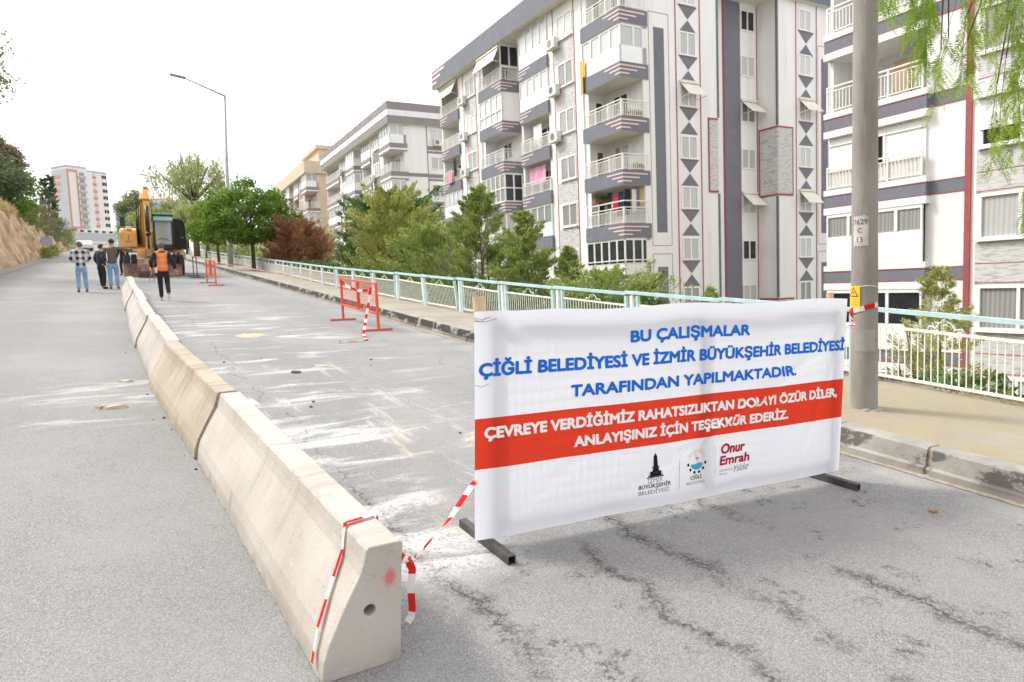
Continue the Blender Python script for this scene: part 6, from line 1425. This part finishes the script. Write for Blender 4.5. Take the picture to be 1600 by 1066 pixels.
# mirror
b = MB(); b.tube([(-1.30, 0.9, 2.2), (-1.34, 0.7, 2.5), (-1.38, 0.66, 2.75)], 0.02, 6); mi_ = b.build('mirror', MT['black'], T); b = MB(); b.box(-1.50, -1.26, 0.6, 0.66, 2.42, 2.88); b.build('mirror_housing', MT['black'], mi_, bevel=0.03)
b = MB(); b.box(-1.24, -0.98, 0.75, 1.0, 2.27, 2.42); b.build('work_lamp', MT['pvc'], T, bevel=0.03)
# boom up, stick down, bucket on the ground
b = MB()
def limb(pts, ws, hs_):
    for i in range(len(pts)-1):
        p, q = Vector(pts[i]), Vector(pts[i+1]); d = (q-p).normalized(); a = Vector((1, 0, 0)); u = a.cross(d).normalized()
        c = []
        for pt, w, h in ((p, ws[i], hs_[i]), (q, ws[i+1], hs_[i+1])): c.append([pt-a*w/2-u*h/2, pt+a*w/2-u*h/2, pt+a*w/2+u*h/2, pt-a*w/2+u*h/2])
        b.hexa(c[0]+c[1])
limb([(-0.46, 1.7, 1.35), (-0.44, 0.95, 2.7), (-0.36, -0.1, 3.85)], [0.34, 0.34, 0.30], [0.45, 0.60, 0.42]); b.build('boom', MT['yellow'], T, bevel=0.03)
b = MB(); limb([(-0.24, 0.1, 4.15), (-0.24, -0.25, 3.55), (-0.24, -0.55, 2.0), (-0.26, -0.72, 0.95)], [0.26, 0.32, 0.26, 0.22], [0.30, 0.55, 0.36, 0.26]); stick = b.build('stick', MT['yellow'], T, bevel=0.03)
b = MB(); b.tube([(-0.24, 0.1, 4.1), (-0.24, 0.02, 4.27)], [0.15, 0.11], 10); b.build('joint_pin', MT['black'], stick)
b = MB(); b.tube([(-0.24, -0.62, 3.35), (-0.24, -0.80, 2.05)], 0.095, 12); b.tube([(-0.24, -0.80, 2.05), (-0.24, -0.86, 1.35)], 0.05, 10); b.tube([(-0.24, -0.78, 2.1), (-0.24, -0.81, 1.98)], 0.12, 12); b.build('bucket_cylinder', MT['black'], stick)
b = MB()
for s in (-1, 1): b.tube([(-0.44+0.26*s, 1.5, 1.6), (-0.43+0.26*s, 0.9, 2.5)], 0.07, 10); b.tube([(-0.43+0.26*s, 0.9, 2.5), (-0.42+.2*s, 0.6, 2.95)], 0.04, 8)
b.build('boom_cylinder', MT['black'], T)
b = MB()
for k, s in enumerate((-.08, .02, .10)): b.tube([(-0.62+s, 1.2, 1.5), (-0.66+s, 0.6, 2.4+.1*k), (-0.62+s, 0.1, 3.3), (-0.50+s, -0.2, 3.75), (-0.36+s, -0.4, 3.5)], 0.022, 6)
b.tube([(-0.06, -0.35, 3.5), (0.0, -0.5, 3.1), (-0.05, -0.55, 2.6)], 0.02, 6); b.build('hose', MT['black'], T)
b = MB()
for s in (-1, 1): b.bar((-0.26+0.13*s, -0.72, 1.0), (-0.26+0.13*s, -0.95, 1.35), 0.05, 0.12); b.bar((-0.26+0.13*s, -0.95, 1.35), (-0.30+0.13*s, -0.98, 0.85), 0.05, 0.10)
b.build('bucket_link', MT['rust'], stick)
b = MB(); bp = [(-0.72, 0.92), (-1.05, 0.86), (-1.22, 0.62), (-1.20, 0.30), (-1.02, 0.06), (-0.62, 0.02), (-0.55, 0.05)]
for i in range(len(bp)-1):
    (y0, z0), (y1, z1) = bp[i], bp[i+1]; n = Vector((0, -(z1-z0), (y1-y0))).normalized()*0.03
    b.hexa([(-0.80, y0, z0), (-0.08, y0, z0), (-0.08, y0+n.y, z0+n.z), (-0.80, y0+n.y, z0+n.z), (-0.80, y1, z1), (-0.08, y1, z1), (-0.08, y1+n.y, z1+n.z), (-0.80, y1+n.y, z1+n.z)])
for x in (-0.82, -0.09): b.prism([(y, z) for y, z in bp], 'x', x, x+0.03)
bk = b.build('bucket', MT['rust'], T)
b = MB()
for k in range(5): b.box(-0.78+k*0.155, -0.70+k*0.155, -1.30, -1.05, 0.0, 0.07)
b.build('bucket_tooth', MT['steel_dark'], bk)
b = MB(); b.box(-0.80, -0.30, -0.55, -0.1, 0.85, 1.30); b.build('counter_plate', MT['yellow'], T, bevel=0.03)
# cab
cb = MB(); x0, x1, y0, y1, z0, z1 = 0.03, 0.98, 0.45, 2.1, 1.35, 2.92
for x in (x0, x1-0.09): cb.box(x, x+0.09, y0, y0+0.09, z0, z1); cb.box(x, x+0.09, y1-0.09, y1, z0, z1)
cb.box(x0+.09, x1-.09, y0, y0+.09, z0, z0+0.22); cb.box(x0, x1, y0+.09, y1-.09, z0-.1, z0+.05); cb.box(x0+.09, x1-.09, y0, y0+.09, z1-0.12, z1); cb.box(x0-.03, x1+.03, y0-.03, y1+.03, z1, z1+0.1); cb.box(x0+.09, x1-.09, y1-.09, y1, z0, z1)
cb.box(x0, x0+.05, y0+.09, y1-.09, z0+.05, z1-0.1)
cab = cb.build('cab', MT['black'], T, bevel=0.025)
b = MB(); b.box(x0+.09, x1-.09, y0+.03, y0+.045, z0+.22, z1-.12); b.build('windscreen', m_glass, cab)
b = MB(); b.hexa([(x0+.02, y0-.16, z1-.22), (x1-.02, y0-.16, z1-.22), (x1-.02, y0-.005, z1-.13), (x0+.02, y0-.005, z1-.13), (x0+.02, y0-.17, z1-.17), (x1-.02, y0-.17, z1-.17), (x1-.02, y0-.005, z1+.02), (x0+.02, y0-.005, z1+.02)]); b.box(x0-.03, x1+.03, y0-.03, y1+.03, z1+.105, z1+.16); b.build('sun_visor', m_teal, cab, bevel=0.01)
b = MB(); b.tube([(x0+.2, y0-.01, z0+.45), (x0+.45, y0-.012, z0+.52), (x0+.75, y0-.01, z0+.42)], 0.012, 6); b.build('wiper', MT['black'], cab)
b = MB(); rc = lambda u, z: (x1+.05+u*0.60, y0+0.10+u*0.55, z)
q = [(0, 1.42), (0.15, 1.32), (0.9, 1.30), (1.0, 1.42), (1.0, 2.2), (0.93, 2.66), (0.75, 2.80), (0.1, 2.86), (0, 2.8)]
fr = [Vector(rc(u, z)) for u, z in q]; off = Vector((-.55, .60, 0)).normalized()*0.07; n = len(b.v); b.v += [tuple(v) for v in fr]+[tuple(v+off) for v in fr]; m = len(q)
b.f.append(tuple(range(m))); b.f.append(tuple(m+i for i in reversed(range(m)))); b.f += [((i+1) % m, i, m+i, m+(i+1) % m) for i in range(m)]; b.m += [0]*(m+2); b.sm += [False]*(m+2)
door = b.build('cab_door', MT['black'], cab, bevel=0.02)
b = MB(); off2 = -off*0.06
gq = [Vector(rc(u, z))-off*0.09 for u, z in ((.10, 2.05), (.90, 2.02), (.88, 2.5), (.72, 2.70), (.12, 2.74))]; b.face(gq); b.build('door_pane', MT['dark'], door)
b = MB(); b.bar(Vector(rc(.5, 1.93))-off*.3, Vector(rc(.75, 1.93))-off*.3, 0.03, 0.04); b.build('door_handle', MT['metalgrey'], door)

# ------------------------------------------------------------------ things on the balconies
AM = Matrix.Translation(A.location) @ Matrix.Rotation(rotA, 4, 'Z'); CM = Matrix.Translation(C.location) @ Matrix.Rotation(rotA, 4, 'Z')
def cloth(label, M_, p0, p1, z0, z1, mat, grp=None, name='laundry', wav=0.03, cat='laundry', mat2=None):
    p0, p1 = Vector(p0), Vector(p1); b = MB(); nu, nv = 8, 6; d = p1-p0; nn = Vector((-d.y, d.x, 0)).normalized(); ph = rng.uniform(0, 6)
    g = [[M_ @ (p0+d*(i/nu)+nn*(wav*math.sin(ph+i*1.7)*(1-j/nv*0.5))+Vector((0, 0, z0+(z1-z0)*j/nv))) for i in range(nu+1)] for j in range(nv+1)]
    o_ = g[nv][0].copy()
    for j in range(nv):
        for i in range(nu): b.face([g[j][i]-o_, g[j][i+1]-o_, g[j+1][i+1]-o_, g[j+1][i]-o_], 1 if (mat2 and i > nu//2 and j < nv//2) else 0, True)
    o = b.build(name, [mat]+([mat2] if mat2 else [])); o.location = o_; return tag(o, label, cat, grp)
CL = {n: pm('cloth_'+n, c, 0.12, 6, 0.9) for n, c in dict(yellow=(.78, .50, .10), maroon=(.10, .03, .03), red=(.50, .03, .06), black=(.02, .02, .025), navy=(.03, .035, .08), white=(.74, .74, .74), violet=(.30, .22, .42), pink=(.62, .30, .42), grey=(.30, .29, .28)).items()}
cloth('long yellow cloth with a dark corner hanging over the corner balcony edge', AM, (-0.05, 3.46, 0), (-0.05, 3.0, 0), 12.15, 13.95, CL['yellow'], None, 'hanging_cloth', 0.04, 'cloth', CL['maroon'])
g_l = 'laundry drying on the corner balcony'
for k, (nm, a, c_, zt, zb, lb) in enumerate((('black', 1.75, 1.35, 6.55, 5.6, 'black garment at the left end of the balcony laundry line'), ('red', 1.30, 0.85, 6.4, 5.55, 'red garment on the balcony laundry line'), ('navy', 0.80, 0.35, 6.5, 5.7, 'dark navy garment on the balcony line, right of the red one'))):
    cloth(lb, AM, (0.35, a, 0), (0.35, c_, 0), zb, zt, CL[nm], g_l)
for nm, a, c_, zt, zb, lb in (('black', .35, .75, 6.6, 5.5, 'black garment on the balcony line, left of the white one'), ('white', .85, 1.15, 6.6, 5.4, 'white garment on the balcony laundry line'), ('violet', 1.18, 1.32, 6.6, 5.7, 'violet cloth on the balcony line beside the yellow one'), ('yellow', 1.36, 1.62, 6.65, 5.75, 'yellow cloth at the right end of the balcony laundry line')):
    cloth(lb, AM, (a, 0.30, 0), (c_, 0.30, 0), zb, zt, CL[nm], g_l)
cloth('black garment hanging from a far balcony of the chevron block', AM, (0.18, 21.6, 0), (0.18, 21.1, 0), 10.6, 12.0, CL['black'], 'laundry hanging on the far balcony')
cloth('pink and violet cloth hanging from a far balcony of the chevron block', AM, (0.15, 23.0, 0), (0.15, 21.9, 0), 10.2, 11.2, CL['pink'], 'laundry hanging on the far balcony')
cloth('faded striped blanket hung inside a middle balcony', AM, (0.6, 10.4, 0), (0.6, 8.4, 0), 8.2, 9.3, CL['pink'], None, 'blanket', .05, 'blanket')
cloth('small white sheet hung inside the balcony above the blanket', AM, (0.6, 9.8, 0), (0.6, 8.8, 0), 10.6, 11.9, CL['white'], None, 'sheet', .05, 'laundry')
b = MB(); b.box(0, 0.7, 0, 0.35, 0, 0.62); o = b.build('plastic_tub', pm('blue_plastic', (0.10, 0.18, 0.55), 0.1, 3, 0.5), bevel=0.04); o.matrix_world = AM @ Matrix.Translation((0.25, 15.0, 10.27)); tag(o, 'blue plastic tub on the middle chevron balcony', 'tub')
def planter(label, M_, x, y, z, n=280, pot=True):
    T = thing('flower_box', label, 'plant', (M_ @ Vector((x, y, z)))); T.rotation_euler[2] = rotA
    b = MB(); b.box(0, 0.95, 0, 0.22, 0, 0.2); b.build('trough', pm('terracotta_pot', (0.42, 0.16, 0.09), 0.1, 4, 0.8), T, bevel=0.015)
    c = np.stack([rng.uniform(0.05, 0.9, n), rng.uniform(0.02, 0.2, n), 0.2+np.abs(rng.normal(0, 0.09, n))], 1); quads_obj('plants', leaf_quads(c, np.tile([0, 0, 1.0], (n, 1)), 0.16, 0.06, 0.6), LM['mid'], T)
planter('green plants in a trough on the third corner balcony down', AM, 0.75, 0.10, 10.27)
planter('green plants in a trough on the fourth corner balcony down', AM, 0.80, 0.10, 7.54)
planter('red flower pots behind the second corner balcony railing', AM, 0.15, 0.4, 10.27, 260)
planter('green leafy plant hanging below the corner balcony soffit', AM, 0.35, 2.9, 6.2, 280)
def carton(label, x, y, z, sx_, sy_, h, col):
    b = MB(); b.box(0, sx_, 0, sy_, 0, h); b.box(-.01, sx_+.01, -.01, sy_*.48, h, h+.015); b.box(-.01, sx_+.01, sy_*.52, sy_+.01, h, h+.015)
    o = b.build('cardboard_box', pm('cardboard_%d' % len(bpy.data.materials), col, 0.08, 4, 0.9), bevel=0.006); o.matrix_world = CM @ Matrix.Translation((x, y, z)); tag(o, label, 'box', 'boxes piled on a balcony')
carton('dark brown cardboard box on top of the balcony pile', 0.25, -2.95, 8.42, 0.6, 0.75, 0.30, (0.26, 0.15, 0.075))
carton('tan cardboard box underneath on the balcony pile', 0.2, -2.75, 7.53, 0.6, 0.55, 0.87, (0.42, 0.31, 0.21))
carton('grey box right of the tan box on the balcony', 0.2, -3.35, 7.53, 0.5, 0.5, 0.7, (0.30, 0.26, 0.24))
# small grey road sign on the bank, two parked cars far off
sp_ = Vector((CLX-0.35, 76, gz(CLX, 76)))
T = thing('road_sign', 'small blue grey sign board seen from behind at the bank foot', 'sign', sp_+Vector((0.55, 0, 0)))
b = MB(); b.tube([(0, 0, -0.1), (0, 0, 1.8)], 0.035, 8); b.build('pole', MT['metalgrey'], T); b = MB(); b.box(-0.45, 0.45, -0.03, -0.005, 1.1, 1.9); b.build('sign_board', pm('sign_back', (0.36, 0.40, 0.46), 0.05, 3, 0.6), T)
def car(label, x, y, rz, col):
    T = thing('parked_car', label, 'car', (x, y, terrain(x, y)+0.03), rz, 'cars parked far up the road')
    b = MB(); b.prism([(-2.1, .3), (2.1, .3), (2.15, .75), (1.3, .9), (0.7, 1.38), (-1.2, 1.40), (-2.0, .95), (-2.15, .7)], 'x', -.85, .85); b.build('body', col, T, bevel=0.06)
    b = MB(); b.prism([(1.05, .95), (0.66, 1.32), (-1.1, 1.33), (-1.75, .98)], 'x', -.865, .865); b.build('window', MT['dark'], T)
    for sx in (-.8, .8):
        for sy in (-1.35, 1.35):
            b = MB(); b.tube([(sx-.1, sy, .32), (sx+.1, sy, .32)], .32, 16); b.build('wheel', MT['rubber'], T)
car('white car parked far up the road beyond the checked shirt man', -3.2, 112, 0.1, pm('car_white', (.75, .75, .74), .03, 2, .3)); car('dark red car parked far up the road behind the white one', -3.6, 122, 0.0, pm('car_red', (.20, .06, .06), .05, 2, .3))
